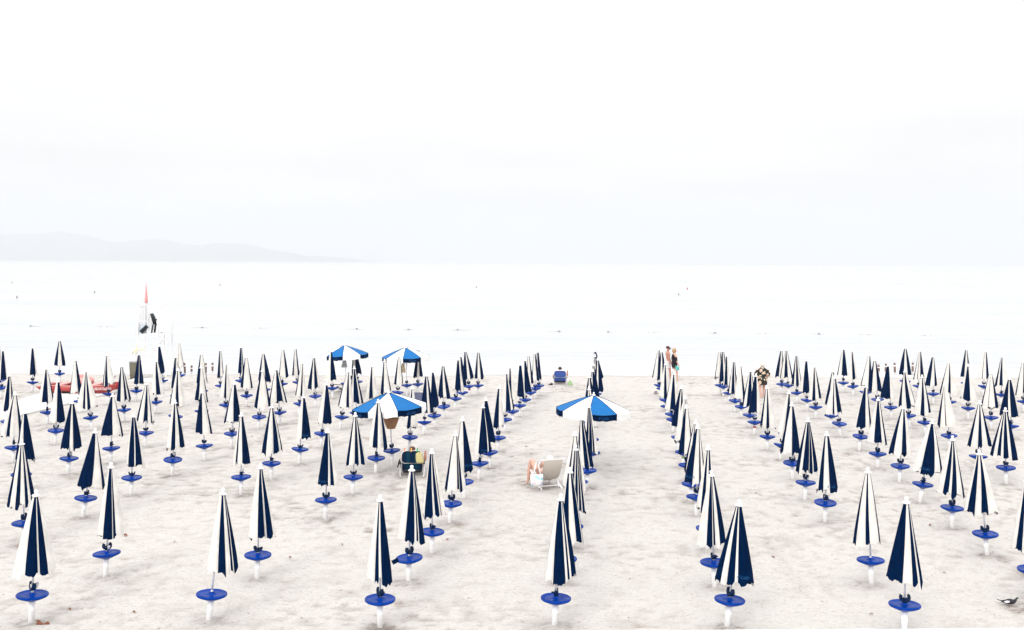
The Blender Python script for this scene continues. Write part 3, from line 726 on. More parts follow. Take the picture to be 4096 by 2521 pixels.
# ------------------------------------------------------------------ deck chair with sitter and tote bag
CANV = mat('beige_canvas', (.54, .485, .43), .9, .1, var=.08, vscale=30, bump=.3, bscale=120)
dc = thing('deck_chair', 'beige canvas deck chair with white frame, a person lying in it', 'deck chair', (.80, 26.66, 0.01), R(20))
W2 = .285
def rail(a, b, r_=.020, nm='frame_bar', mt=WHITE, par=None):
    m = MB(); m.bar(a, b, r_ * 2, r_ * 1.5); return m.build(nm, mt, par)
for s_ in (0, 2 * W2):
    rail((s_, .98, .0), (s_, -.04, .86), nm='back_leg', par=dc)
    rail((s_ + .03, .0, .0), (s_ + .03, .95, .44), nm='seat_rail', par=dc)
    rail((s_ - .03, .42, .50), (s_ - .03, .14, .08), .012, nm='prop', par=dc)
rail((-.04, -.04, .85), (2 * W2 + .06, -.04, .85), .02, 'top_rail', par=dc)
rail((0, 0, .02), (2 * W2 + .04, 0, .02), .018, 'cross_bar', par=dc); rail((0, .22, .11), (2 * W2 + .04, .22, .11), .018, 'cross_bar', par=dc); rail((0, .95, .44), (2 * W2 + .04, .95, .44), .018, 'cross_bar', par=dc)
pr = [(-.05, .87), (-.06, .80), (-.02, .62), (.07, .44), (.20, .29), (.38, .22), (.60, .24), (.80, .32), (.95, .44)]
m = MB(); m.sheet([[(.03 + (2 * W2 - .05) * i / 6, y, z + .03 * (abs(i - 3) / 3) ** 2 * (1 if z < .7 else 0)) for i in range(7)] for y, z in pr])
m.sheet([[(.03 + (2 * W2 - .05) * i / 6, y + .006, z + .004 + .03 * (abs(i - 3) / 3) ** 2 * (1 if z < .7 else 0)) for i in range(7)] for y, z in pr]); m.build('canvas_seat', CANV, dc)
# person in the deck chair
pd = thing('person', 'person with bare legs lying in the beige deck chair, one knee raised', 'person', (.80, 26.66, 0.01), R(20))
J = [((.27, .52, .36), (.13, .11)), ((.27, .30, .42), (.14, .10)), ((.27, .12, .64), (.16, .10)), ((.27, .10, .73), (.07, .06)), ((.27, .10, .77), .05), ((.27, .10, .81), (.085, .10)), ((.27, .10, .87), (.07, .08)),
     ((.12, .60, .40), .095), ((.06, .90, .70), .068), ((.01, .95, .36), .06), ((.0, .98, .07), .038), ((-.03, 1.12, .03), .03),
     ((.40, .60, .40), .095), ((.46, .98, .58), .065), ((.46, 1.18, .26), .055), ((.46, 1.28, .05), .037), ((.46, 1.42, .03), .03),
     ((.08, .14, .72), .06), ((-.04, .34, .52), .045), ((.06, .56, .50), .035), ((.12, .64, .49), .03),
     ((.46, .14, .72), .06), ((.60, .30, .52), .045), ((.50, .56, .50), .035), ((.45, .62, .49), .03)]
E = [(0, 1), (1, 2), (2, 3), (3, 4), (4, 5), (5, 6), (0, 7), (7, 8), (8, 9), (9, 10), (10, 11), (0, 12), (12, 13), (13, 14), (14, 15), (15, 16), (2, 17), (17, 18), (18, 19), (19, 20), (2, 21), (21, 22), (22, 23), (23, 24)]
link('body', skin_body('body', J, E, SKIN), pd)
m = MB(); m.loft([ellring((.27, .10, .83), .085, .10, 14), ellring((.27, .10, .86), .098, .112, 14), ellring((.27, .10, .905), .07, .085, 14), ellring((.27, .10, .92), .02, .02, 14)]); m.build('white_hat', SNOW, pd)
m = MB(); m.loft([ellring((.27, y, z), a, b, 16, ay=(0, .5, .86)) for y, z, a, b in [(.60, .33, .165, .10), (.50, .34, .17, .12), (.38, .37, .16, .11)]]); m.build('swimming_trunks', mat('white_shorts', (.75, .74, .76), .85, .1, var=.1), pd)
# tote
tb = thing('tote_bag', 'white tote bag with pastel print hanging from the corner of the beige deck chair', 'bag', (.66, 26.50, .22), R(12))
TOTE = bpy.data.materials.new('pastel_print'); TOTE.use_nodes = True; t = TOTE.node_tree; p = t.nodes['Principled BSDF']; p.inputs['Roughness'].default_value = .8
tco = nn('ShaderNodeTexCoord'); vo = nn('ShaderNodeTexVoronoi'); vo.inputs['Scale'].default_value = 16; t.links.new(tco.outputs['Object'], vo.inputs['Vector'])
rp = nn('ShaderNodeValToRGB'); sp = nn('ShaderNodeSeparateColor'); t.links.new(vo.outputs['Color'], sp.inputs[0]); t.links.new(sp.outputs[0], rp.inputs[0]); rp.color_ramp.interpolation = 'CONSTANT'
rp.color_ramp.elements[0].color = (.80, .78, .78, 1)
for pos, cl in [(.45, (.76, .58, .60, 1)), (.62, (.80, .79, .80, 1)), (.80, (.30, .60, .70, 1)), (.88, (.62, .62, .74, 1))]: e = rp.color_ramp.elements.new(pos); e.color = cl
rp.color_ramp.elements[-1].color = (.82, .80, .80, 1)
t.links.new(rp.outputs[0], p.inputs['Base Color'])
m = MB(); m.loft([[Vector((sx_ * a, sy_ * b, z)) for sx_, sy_ in ((-1, -1), (-.3, -1.15), (.3, -1.15), (1, -1), (1.05, 0), (1, 1), (0, 1.1), (-1, 1), (-1.05, 0))] for z, a, b in [(0, .13, .05), (.02, .145, .07), (.15, .155, .06), (.29, .165, .035)]]); m.build('bag_body', TOTE, tb)
for s_ in (-1, 1): m = MB(); m.tube([(-.09, s_ * .03, .28), (-.03, s_ * .02 + .03, .50), (.02, .07, .63), (.06, s_ * .02 + .04, .50), (.10, s_ * .03, .28)], .012, 6); m.build('strap', SNOW, tb)

# ------------------------------------------------------------------ folding beach chairs seen from behind
def fchair(label, loc, rz, w_, h_, cloth, dark, lean=.18):
    r0 = thing('folding_chair', label, 'beach chair', loc, rz)
    hw = w_ / 2
    def arc(pts, nm, r_=.013, mt=WHITE): m = MB(); m.tube(pts, r_, 8); return m.build(nm, mt, r0)
    yb = -lean; zt = h_
    k = lambda z: .10 - (z - .2) / (zt - .2) * (lean + .10)
    arc([(-hw, k(.22), .22), (-hw, k(zt - .14), zt - .14), (-hw + .04, k(zt - .05), zt - .05), (-hw + .12, k(zt), zt), (hw - .12, k(zt), zt), (hw - .04, k(zt - .05), zt - .05), (hw, k(zt - .14), zt - .14), (hw, k(.22), .22)], 'back_frame', .014)
    arc([(-hw - .03, .02, .32), (-hw - .03, -.03, .08), (-hw, -.04, .03), (-hw + .08, -.05, .012), (hw - .08, -.05, .012), (hw, -.04, .03), (hw + .03, -.03, .08), (hw + .03, .02, .32)], 'rear_leg')
    arc([(-hw - .02, .05, .32), (-hw - .02, .50, .06), (-hw + .05, .54, .012), (hw - .05, .54, .012), (hw + .02, .50, .06), (hw + .02, .05, .32)], 'front_leg')
    zc = .2 + (zt - .2) * .36
    arc([(-hw - .01, k(.65 * zt) - .01, .65 * zt), (-hw, k(zc + .06) - .025, zc + .06), (-hw + .08, k(zc) - .035, zc), (hw - .08, k(zc) - .035, zc), (hw, k(zc + .06) - .025, zc + .06), (hw + .01, k(.65 * zt) - .01, .65 * zt)], 'brace', .013)
    m = MB(); n_ = 12
    for off in (0, .006):
        m.sheet([[(-hw + .02 + (w_ - .04) * i / 6, k(z) + .02 - .05 * math.sin(math.pi * i / 6) * math.sin(math.pi * (z - .2) / (zt - .2)) * .5 + off, z) for i in range(7)] for z in [.16 + (zt - .03 - .16) * j / n_ for j in range(n_ + 1)]])
    m.build('back_cloth', cloth, r0)
    m = MB(); m.sheet([[(-hw + .02 + (w_ - .04) * i / 6, y, .20 + .10 * ((y - .25) / .3) ** 2 - .04 * math.sin(math.pi * i / 6)) for i in range(7)] for y in (.08, .16, .25, .35, .45, .52)]); m.build('seat_cloth', cloth, r0)
    m = MB(); m.loft([ellring((0, .1 + y, z), hw - .04, .01, 12) for y, z in ((-.02, .215), (-.005, .15), (.02, .125))]); m.build('seat_hem', dark, r0)
    for s_ in (-1, 1):
        m = MB(); m.box((s_ * (hw + .025), .18, .40), (.055, .42, .025)); m.build('armrest', dark, r0)
        m = MB(); m.bar((s_ * (hw + .02), .02, .30), (s_ * (hw + .02), -.0, .40), .02, .02); m.build('arm_post', BRASS, r0)
    return r0
def stripes_mat(name, cols, freq):
    mm_ = bpy.data.materials.new(name); mm_.use_nodes = True; tt = mm_.node_tree; pp = tt.nodes['Principled BSDF']; pp.inputs['Roughness'].default_value = .85; pp.inputs['Specular IOR Level'].default_value = .1
    a = tt.nodes.new('ShaderNodeTexCoord'); b = tt.nodes.new('ShaderNodeSeparateXYZ'); tt.links.new(a.outputs['Object'], b.inputs[0])
    c = tt.nodes.new('ShaderNodeMath'); c.operation = 'MULTIPLY'; tt.links.new(b.outputs[0], c.inputs[0]); c.inputs[1].default_value = freq
    d = tt.nodes.new('ShaderNodeMath'); d.operation = 'PINGPONG'; tt.links.new(c.outputs[0], d.inputs[0]); d.inputs[1].default_value = 1
    e = tt.nodes.new('ShaderNodeValToRGB'); e.color_ramp.interpolation = 'CONSTANT'; tt.links.new(d.outputs[0], e.inputs[0])
    e.color_ramp.elements[0].color = (*cols[0], 1); e.color_ramp.elements[1].color = (*cols[1], 1); e.color_ramp.elements[1].position = .5
    tt.links.new(e.outputs[0], pp.inputs['Base Color']); return mm_
TEAL = stripes_mat('teal_striped_cloth', [(.001, .022, .062), (.001, .045, .085)], 9)
fchair('dark teal striped folding beach chair with clothes pegs, seen from behind', (-2.745, 28.42, 0), R(4), .60, .80, TEAL, BLACKP)
fchair('bright blue mesh folding chair standing alone near the water', (2.36, 49.85, 0), R(-2), .60, .76, mat('blue_mesh', (.06, .12, .44), .7, .2, var=.3, vscale=14), BLACK)
fchair('grey blue folding chair mostly hidden behind the open umbrella', (-3.73, 40.8, 0), R(3), .58, .84, mat('grey_blue_mesh', (.16, .17, .28), .8, .1, var=.2, vscale=10), BLACK)
fchair('dark grey reclined chair under the leftmost open umbrella', (-7.57, 46.7, 0), R(72), .50, .84, mat('dark_grey_mesh', (.025, .035, .055), .8, .1), BLACK, .38)
# pegs and yellow bag on the teal chair
for dx, cl, nm in [(-.19, (.80, .22, .06), 'orange clothes peg at left on the teal chair back'), (-.01, (.85, .45, .12), 'pale orange clothes peg at the middle of the teal chair back'), (.16, (.02, .35, .10), 'green clothes peg at right on the teal chair back')]:
    m = MB(); m.box((0, -.012, .0), (.03, .014, .10), Euler((R(-8), 0, 0))); m.box((0, .014, .0), (.03, .014, .10), Euler((R(8), 0, 0)))
    o = m.build('clothes_peg', mat('peg_plastic', cl, .5, .3)); o.location = (-2.745 + dx, 28.24, .81); tag(o, nm, 'clothes peg', 'clothes pegs on the teal chair')
t_ = thing('net_bag', 'pale yellow net bag hanging on the right of the teal chair', 'bag', (-2.52, 28.26, .46), 0)
m = MB(); m.loft([ellring((dx, -.06, z), a, .035, 12) for z, a, dx in [(0, .095, .02), (.05, .11, .01), (.15, .10, -.01), (.26, .085, -.02), (.29, .05, 0)]]); m.build('bag_body', YELLOW, t_)
m = MB(); m.tube([(-.03, -.05, .28), (0, -.03, .36), (.03, -.05, .28)], .008, 6); m.build('strap', YELLOW, t_)
# sitter in the teal chair
ps = thing('person', 'person sitting in the dark teal chair, right arm resting outside it', 'person', (-2.752, 28.52, 0), R(4))
HS = [((0, .20, .30), (.15, .12)), ((0, .10, .50), (.15, .10)), ((0, .03, .66), (.17, .09)), ((0, .03, .71), .055), ((0, .09, .75), (.07, .085)), ((0, .10, .79), (.06, .07)),
      ((.10, .32, .30), .09), ((.13, .72, .42), .06), ((.14, .84, .14), .05), ((.14, .86, .05), .035), ((.14, .98, .03), .03), ((-.10, .32, .30), .09), ((-.13, .70, .44), .06), ((-.14, .84, .16), .05), ((-.14, .86, .05), .035), ((-.14, .98, .03), .03),
      ((.20, .02, .64), .055), ((.37, .02, .46), .045), ((.36, .06, .66), .034), ((.37, .04, .73), .03), ((-.20, .02, .64), .055), ((-.33, .04, .46), .045), ((-.30, .26, .44), .034), ((-.28, .34, .44), .03)]
ES = [(0, 1), (1, 2), (2, 3), (3, 4), (4, 5), (0, 6), (6, 7), (7, 8), (8, 9), (9, 10), (0, 11), (11, 12), (12, 13), (13, 14), (14, 15), (2, 16), (16, 17), (17, 18), (18, 19), (2, 20), (20, 21), (21, 22), (22, 23)]
link('body', skin_body('body', HS, ES, SKIN2), ps)
HAIRB = mat('brown_hair', (.10, .045, .03), .7, .3, var=.3, vscale=60)
m = MB(); m.loft([ellring((0, .08, z), a, b, 14) for z, a, b in [(.70, .07, .06), (.74, .085, .09), (.80, .08, .09), (.835, .05, .06), (.845, .01, .01)]]); m.build('hair', HAIRB, ps)
m = MB(); m.box((-.365, -.02, .42), (.03, .12, .20), Euler((R(8), R(14), 0))); o = m.build('folded_bag', BLACK); o.location = (-2.745, 28.36, 0.0); tag(o, 'small black bag hanging on the left of the dark teal chair', 'bag')
# sitter in the blue chair
ps = thing('person', 'person with dark hat sitting in the bright blue chair facing the sea', 'person', (2.364, 49.98, 0), R(-2))
link('body', link('tmp', skin_body('body', HS, ES, SKIN2)).data, ps); bpy.data.objects.remove([o for o in bpy.data.objects if o.name == 'tmp'][0])
m = MB(); m.loft([ellring((0, .09, z), a, a * 1.1, 14) for z, a in [(.79, .12), (.80, .125), (.805, .085), (.86, .08), (.885, .03)]]); m.build('hat', BLACK, ps)
m = MB(); m.loft([ellring((0, .06, z), a, .105, 14) for z, a in [(.34, .165), (.5, .165), (.62, .175), (.69, .12)]]); m.build('shirt', BLACK, ps)
o = MB().loft([ellring((x_, 0, .05 + dz), .001 + r_, .05, 10, ax=(0, 0, 1)) for x_, r_, dz in [(-.22, .0, -.02), (-.1, .04, 0), (0, .075, .03), (.05, .05, .02)]]).build('dark_bag', BLACK); o.location = (1.95, 49.7, .0); tag(o, 'flat black bag lying left of the bright blue chair', 'bag')
m = MB(); m.loft([ellring((0, 0, z), a, a, 12) for z, a in [(0, .12), (.04, .13), (.10, .10), (.2, .06), (.28, .02)]]); o = m.build('beach_towel', GREENP); o.location = (2.84, 49.75, .01); tag(o, 'pale green towel bunched on the sand right of the bright blue chair', 'towel')

# ------------------------------------------------------------------ standing people
def walker(label, loc, rz, skin_, h=1.65, stride=.12, arm=(-.05, .05), head_turn=0):
    root = thing('person', label, 'person', loc, rz); k = h / 1.65
    J = [((0, 0, .92), (.145, .10)), ((0, .0, 1.08), (.12, .09)), ((0, 0, 1.28), (.165, .10)), ((0, -.005, 1.39), (.06, .055)), ((0, .01, 1.45), .05), ((0, .02, 1.54), (.075, .095)), ((0, .015, 1.62), (.06, .075)), ((0, .125, 1.52), .016),
         ((.10, .01, .86), .09), ((.11, stride * .5 + .02, .50), .062), ((.11, stride, .10), .038), ((.11, stride - .02, .04), .04), ((.12, stride + .16, .025), .028),
         ((-.10, .01, .86), .09), ((-.11, -stride * .3 + .02, .50), .062), ((-.11, -stride, .11), .038), ((-.11, -stride - .03, .05), .04), ((-.12, -stride + .14, .025), .028),
         ((.20, 0, 1.34), .055), ((.26, arm[0], 1.08), .042), ((.24, arm[0] + .10, .86), .030), ((.24, arm[0] + .14, .78), (.028, .018)), ((.22, arm[0] + .17, .72), .010), ((.25, arm[0] + .16, .70), .010), ((.23, arm[0] + .19, .77), .010),
         ((-.20, 0, 1.34), .055), ((-.26, arm[1], 1.08), .042), ((-.24, arm[1] + .12, .88), .030), ((-.24, arm[1] + .16, .80), (.028, .018)), ((-.22, arm[1] + .19, .74), .010), ((-.25, arm[1] + .18, .72), .010), ((-.23, arm[1] + .21, .79), .010)]
    E = [(0, 1), (1, 2), (2, 3), (3, 4), (4, 5), (5, 6), (5, 7), (0, 8), (8, 9), (9, 10), (10, 11), (11, 12), (0, 13), (13, 14), (14, 15), (15, 16), (16, 17), (2, 18), (18, 19), (19, 20), (20, 21), (21, 22), (21, 23), (21, 24), (2, 25), (25, 26), (26, 27), (27, 28), (28, 29), (28, 30), (28, 31)]
    J = [(tuple(q_ * k for q_ in a), (tuple(q_ * k for q_ in b) if isinstance(b, tuple) else b * k)) for a, b in J]
    link('body', skin_body('body', J, E, skin_), root); return root
def rings(parent, name, mt, rs, n=18, close=False):
    m = MB(); m.loft([ellring((x_, y, z), a, b, n) for x_, y, z, a, b in rs], close=close); return m.build(name, mt, parent)
DARKCLOTH = mat('black_cloth', (.022, .018, .024), .85, .1, var=.3, vscale=14)
BLONDE = mat('blonde_hair', (.46, .30, .17), .7, .3, var=.35, vscale=60); WHITEH = mat('white_hair', (.80, .74, .66), .8, .2, var=.2, vscale=40)
pw = walker('woman with short blond hair in a black top walking right along the water', (8.24, 51.9, .0), R(-78), SKIN, 1.64, .14, (.02, -.02))
rings(pw, 'black_top', DARKCLOTH, [(0, 0, .80, .185, .15), (0, 0, .92, .175, .14), (0, 0, 1.08, .155, .12), (0, 0, 1.24, .185, .125), (0, 0, 1.32, .19, .11), (0, 0, 1.37, .12, .09)])
for s_ in (1, -1): rings(pw, 'sleeve', DARKCLOTH, [(s_ * .265, .01, 1.06, .062, .062), (s_ * .245, .0, 1.16, .066, .066), (s_ * .22, 0, 1.24, .066, .066)])
rings(pw, 'shorts', DARKCLOTH, [(0, .01, .70, .19, .13), (0, .01, .80, .18, .14), (0, 0, .9, .165, .13)])
rings(pw, 'hair', BLONDE, [(0, -.03, 1.43, .05, .04), (0, -.025, 1.47, .085, .075), (0, -.02, 1.54, .10, .105), (0, -.01, 1.62, .095, .10), (0, 0, 1.67, .05, .06), (0, 0, 1.68, .01, .01)], close=True)
t_ = thing('folded_towel', 'turquoise folded towel held low in the hand of the woman in black', 'towel', (8.34, 51.62, .70), R(-60))
m = MB(); m.box((0, 0, 0), (.22, .05, .16), Euler((.2, .3, .2))); m.box((.03, .02, -.06), (.16, .05, .12), Euler((-.2, -.2, .3))); m.build('towel_cloth', mat('turquoise_cloth', (.14, .52, .48), .85, .1, var=.4, vscale=14), t_)
pm = walker('bare chested man with dark cap and sunglasses walking beside the woman in black', (8.0, 52.5, .0), R(-80), SKIN2, 1.70, .10, (0, .04))
rings(pm, 'cap', mat('dark_red_cap', (.09, .03, .04), .8, .1), [(0, .0, 1.615, .085, .105), (0, .0, 1.67, .083, .10), (0, -.005, 1.715, .06, .075), (0, -.01, 1.735, .01, .01)], close=True)
m = MB(); m.box((0, .15, 1.62), (.13, .11, .012), Euler((R(-10), 0, 0))); m.build('cap_visor', BLACK, pm)
m = MB(); m.box((0, .105, 1.585), (.15, .06, .035)); m.build('sunglasses', BLACK, pm)
rings(pm, 'swimming_trunks', mat('pale_trunks', (.6, .6, .62), .8, .1), [(0, .0, .62, .20, .14), (0, .0, .78, .19, .14), (0, 0, .98, .16, .12)])
pe = walker('elderly woman with white hair in a floral dress, walking towards the sea', (11.13, 45.5, .0), R(8), SKIN, 1.58, .13, (-.02, .02))
FLO = bpy.data.materials.new('floral_print'); FLO.use_nodes = True; t = FLO.node_tree; p = t.nodes['Principled BSDF']; p.inputs['Roughness'].default_value = .85
tco = nn('ShaderNodeTexCoord'); wn = nn('ShaderNodeTexNoise'); wn.inputs['Scale'].default_value = 14; t.links.new(tco.outputs['Object'], wn.inputs['Vector'])
wa = nn('ShaderNodeMix', data_type='RGBA'); wa.inputs[0].default_value = .10; t.links.new(tco.outputs['Object'], wa.inputs[6]); t.links.new(wn.outputs['Color'], wa.inputs[7])
vo = nn('ShaderNodeTexVoronoi'); vo.inputs['Scale'].default_value = 7.5; t.links.new(wa.outputs[2], vo.inputs['Vector'])
rp = nn('ShaderNodeValToRGB'); t.links.new(vo.outputs['Distance'], rp.inputs[0]); rp.color_ramp.elements[0].color = (.60, .12, .09, 1); rp.color_ramp.elements[1].color = (.014, .012, .010, 1); rp.color_ramp.elements[1].position = .60
for pos, cl in [(.18, (.68, .30, .24, 1)), (.30, (.78, .66, .52, 1)), (.46, (.66, .56, .40, 1)), (.52, (.03, .025, .02, 1))]: e = rp.color_ramp.elements.new(pos); e.color = cl
t.links.new(rp.outputs[0], p.inputs['Base Color'])
rings(pe, 'floral_dress', FLO, [(0, 0, .60, .22, .17), (0, 0, .72, .225, .175), (0, 0, .88, .225, .17), (0, 0, 1.02, .21, .155), (0, -.01, 1.18, .225, .15), (0, -.01, 1.28, .215, .13), (0, 0, 1.345, .12, .09), (0, 0, 1.38, .07, .06)], 22)
for s_ in (1, -1): rings(pe, 'dress_sleeve', FLO, [(s_ * .30, .02, .92, .06, .065), (s_ * .30, 0, 1.04, .085, .085), (s_ * .27, -.01, 1.16, .09, .085), (s_ * .22, -.01, 1.26, .08, .08)], 14)
rings(pe, 'hair', WHITEH, [(0, -.03, 1.40, .06, .05), (0, -.03, 1.44, .10, .10), (0, -.02, 1.50, .12, .125), (0, -.01, 1.57, .115, .12), (0, 0, 1.62, .07, .08), (0, 0, 1.635, .01, .01)], close=True)
for s_, yy_ in ((1, .13), (-1, -.13)): m = MB(); m.box((s_ * .107, yy_ + .06, .012), (.08, .22, .02)); m.build('sandal', BLACK, pe)

# ------------------------------------------------------------------ lifeguard platform
lt = thing('lifeguard_tower', 'white wooden lifeguard tower with slatted railings at the water edge', 'lifeguard tower', (-18.75, 53.2, 0))
def bars(lst, nm, mt=WHITE, par=lt, w_=.06):
    for a, b in lst: m = MB(); m.bar(a, b, w_, w_); m.build(nm, mt, par)
bars([((-.70, -.2, -.1), (-.60, 0, 3.62)), ((.40, -.2, -.1), (.40, 0, 3.62)), ((-.70, 1.1, -.3), (-.60, .95, 3.62)), ((.40, 1.1, -.3), (.40, .95, 3.62)), ((.84, -.1, -.1), (.82, 0, 3.55)), ((.84, 1.0, -.3), (.82, .9, 3.55))], 'leg')
for k in range(9): m = MB(); m.box((.10 , .02 + .115 * k, 2.2), (1.50, .105, .045)); m.build('floor_board', WHITE, lt)
for k in range(8): m = MB(); m.box((-.56 + .135 * k, .97, 2.95), (.085, .02, 1.30)); m.build('slat', WHITE, lt)
for k in range(3): m = MB(); m.box((.47 + .13 * k, .0, 2.92), (.118, .02, 1.25)); m.build('slat', WHITE, lt)
for k in range(5): m = MB(); m.box((-.655, .15 + .17 * k, 2.9), (.02, .09, 1.35)); m.build('slat', WHITE, lt)
bars([((-.62, .97, 3.60), (.42, .97, 3.60)), ((-.65, 0, 2.85), (-.2, 0, 2.85)), ((-.64, .02, 3.60), (-.64, .96, 3.60)), ((.42, .92, 3.50), (.86, .92, 3.50)), ((.42, 0, 2.3), (.84, 0, 2.3))], 'rail', w_=.05)
bars([((-.62, -.2, .9), (.40, -.2, .9)), ((-.62, -.1, 1.7), (.40, -.1, 1.7)), ((-.66, -.2, .3), (.40, 1.0, 1.9)), ((.84, -.05, 1.2), (.42, -.05, 1.2))], 'brace', w_=.045)
for k in range(6): m = MB(); m.bar((.44, -.18 + .03 * k, .3 + .32 * k), (.82, -.18 + .03 * k, .3 + .32 * k), .035, .035); m.build('ladder_rung', WHITE, lt)
m = MB(); m.box((-.42, .05, 2.47), (.42, .02, .50)); m.build('side_panel', mat('pale_blue_board', (.62, .68, .74), .6, .3), lt)
fl = thing('flag', 'furled red flag on a thin pole above the lifeguard tower', 'flag', (-19.0, 53.25, 2.23))
m = MB(); m.lathe([(.018, 0), (.018, 1.45), (.012, 1.45), (.010, 2.66)], 8); m.build('flag_pole', BRASS, fl)
n_ = 16; m = MB(); m.loft([[Vector((r_ * (1 + .22 * math.cos(5 * 2 * math.pi * k / n_ + z * 4)) * math.cos(2 * math.pi * k / n_) + dx, r_ * .7 * math.sin(2 * math.pi * k / n_), z)) for k in range(n_)] for z, r_, dx in [(2.62, .006, 0), (2.4, .022, 0), (2.1, .042, .01), (1.8, .064, .012), (1.6, .072, .0), (1.55, .05, .01)]]); m.build('flag_cloth', REDCLOTH, fl)
lc = thing('plastic_chair', 'black plastic chair standing on the lifeguard tower facing right', 'chair', (-18.53, 53.6, 2.225), R(-88))
m = MB(); m.sheet([[(-.22 + .44 * i / 4, y, z) for i in range(5)] for y, z in [(.28, .45), (.1, .43), (-.12, .43)]]); m.sheet([[(-.22 + .44 * i / 4, y, z - .03) for i in range(5)] for y, z in [(.28, .45), (.1, .43), (-.12, .43)]]); m.build('seat', BLACKP, lc)
for k in range(5): m = MB(); m.tube([(-.18 + .09 * k, -.13, .44), (-.18 + .09 * k, -.20, .75), (-.17 + .085 * k, -.30, 1.0)], [.04, .055, .04], 8); m.build('back_slat', BLACKP, lc)
for sx_, sy_ in ((-1, 1), (1, 1), (-1, -1), (1, -1)): m = MB(); m.bar((sx_ * .22, sy_ * .2 + .04, .44), (sx_ * .25, sy_ * .26 + .04, 0), .075, .065); m.build('leg', BLACKP, lc)
for s_ in (-1, 1): m = MB(); m.tube([(s_ * .25, -.2, .68), (s_ * .26, .1, .68), (s_ * .25, .26, .64), (s_ * .24, .28, .44)], .022, 8); m.build('armrest', BLACKP, lc)
o = MB().bar((-19.22, 53.12, 2.28), (-18.90, 53.16, 2.60), .13, .19).build('dark_board', BLACKP); tag(o, 'dark board leaning on the floor of the lifeguard tower', 'board')
o = MB().tube([(-19.60, 52.9, 1.15), (-19.50, 52.9, 1.33), (-19.3, 52.9, 1.38), (-18.95, 52.9, 1.42)], [.02, .05, .05, .03], 8).tube([(-19.38, 52.9, 1.72), (-19.36, 52.9, 1.5), (-19.4, 52.9, 1.3), (-19.38, 52.9, 1.15)], .025, 8).build('rescue_strap', mat('pale_yellow_plastic', (.88, .82, .52), .6, .2)); tag(o, 'pale yellow rescue strap tied to the left leg of the lifeguard tower', 'strap')

# ------------------------------------------------------------------ walkway of pale slabs
ww = thing('walkway', 'pale concrete slab walkway running down the sand to the red boat', 'walkway', (0, 0, 0)); 
SLAB = mat('pale_concrete', (.62, .61, .59), .8, .2, var=.08, vscale=2, bump=.2, bscale=40)
ya = 30.5; k = 0
while ya < 46.0:
    y1_ = min(ya + 1.5, 46.3); xl = lambda y: -20.9 + (46 - y) * .055; xr = lambda y: -17.75 - (46.3 - y) * .125
    m = MB(); a0_, a1_ = ya + .015, y1_ - .015
    vs = [(xl(a0_), a0_, z) for z in (.0, .11)] + [(xr(a0_), a0_, z) for z in (.0, .11)] + [(xr(a1_), a1_, z) for z in (.0, .11)] + [(xl(a1_), a1_, z) for z in (.0, .11)]
    m.add(vs, [(1, 3, 5, 7), (0, 2, 3, 1), (2, 4, 5, 3), (4, 6, 7, 5), (6, 0, 1, 7)], 0, False); m.build('slab', SLAB, ww); ya += 1.5; k += 1
m = MB(); m.box((-17.6, 50.5, .06), (2.2, 1.2, .10), Euler((0, R(2), .1))); o = m.build('beach_mat', SLAB); tag(o, 'short pale slab on the sand below the lifeguard tower', 'slab')

# ------------------------------------------------------------------ red rescue catamaran
bt = thing('rescue_boat', 'red rowing rescue catamaran with white lettering standing on wheels', 'boat', (-19.1, 46.0, .0), R(1))
def hull(yc, nm):
    m = MB(); rs = []
    for x_, zk, zg, b in [(-1.95, .36, .40, .02), (-1.75, .22, .44, .11), (-1.3, .12, .45, .18), (-.6, .08, .42, .21), (.2, .08, .42, .21), (.9, .10, .45, .19), (1.3, .16, .48, .13), (1.52, .32, .52, .03)]:
        rs.append([Vector((x_, yc + s_ * b, zg)) if j_ == 0 else Vector((x_, yc + s_ * b * .85, zg * .55 + zk * .45)) if j_ == 1 else Vector((x_, yc + s_ * b * .3, zk)) for s_, j_ in ((-1, 0), (-1, 1), (-1, 2), (1, 2), (1, 1), (1, 0))])
    m.loft(rs); o = m.build(nm, RED, bt)
    m = MB(); m.tube([(x_, yc + s2, zg + .01) for x_, zg in [(-1.9, .41), (-1.3, .46), (-.6, .43), (.2, .43), (.9, .46), (1.5, .52)] for s2 in (-.2,)], .018, 6); m.build('gunwale', PINK, o)
hull(-.55, 'hull'); hull(.55, 'hull')
for x_ in (-1.0, -.3, .5): m = MB(); m.box((x_, 0, .45), (.30, 1.2, .05)); m.build('cross_deck', PINK, bt)
for x_, y_, s_ in [(-.05, -.35, 1), (-.05, .35, .9)]:
    m = MB(); m.loft([ellring((x_, y_, z), a * s_, b * s_, 14) for z, a, b in [(.47, .30, .24), (.56, .32, .26), (.68, .26, .22), (.75, .12, .10)]]); m.build('float_seat', PINK, bt)
m = MB(); m.box((-.20, .1, .72), (.55, .06, .26), Euler((R(-8), 0, 0))); m.build('seat_back', PINK, bt)
for x_ in (-.62, .50):
    for y_ in (-.62, .55): m = MB(); m.lathe([(.03, -.07), (.15, -.07), (.17, -.04), (.17, .04), (.15, .07), (.03, .07)], 18, tilt=Euler((R(90), 0, 0)), c=(x_, y_, .19)); wo = m.build('wheel', BLACK, bt)
for dx in (1.05, 1.2): m = MB(); m.tube([(dx - .1, -.2, .5), (dx + .25, -.3, 1.0 - (dx - 1.05))], .018, 6); m.build('oar', WOOD, bt)
tm = text_mesh('SALVATAGGIO', .165, .35, WHITE, .004); lo = link('lettering', tm, bt); lo.location = (1.03, -.765, .315); lo.rotation_euler = (R(82), 0, R(3)); lo.scale = (.66, 1, 1)
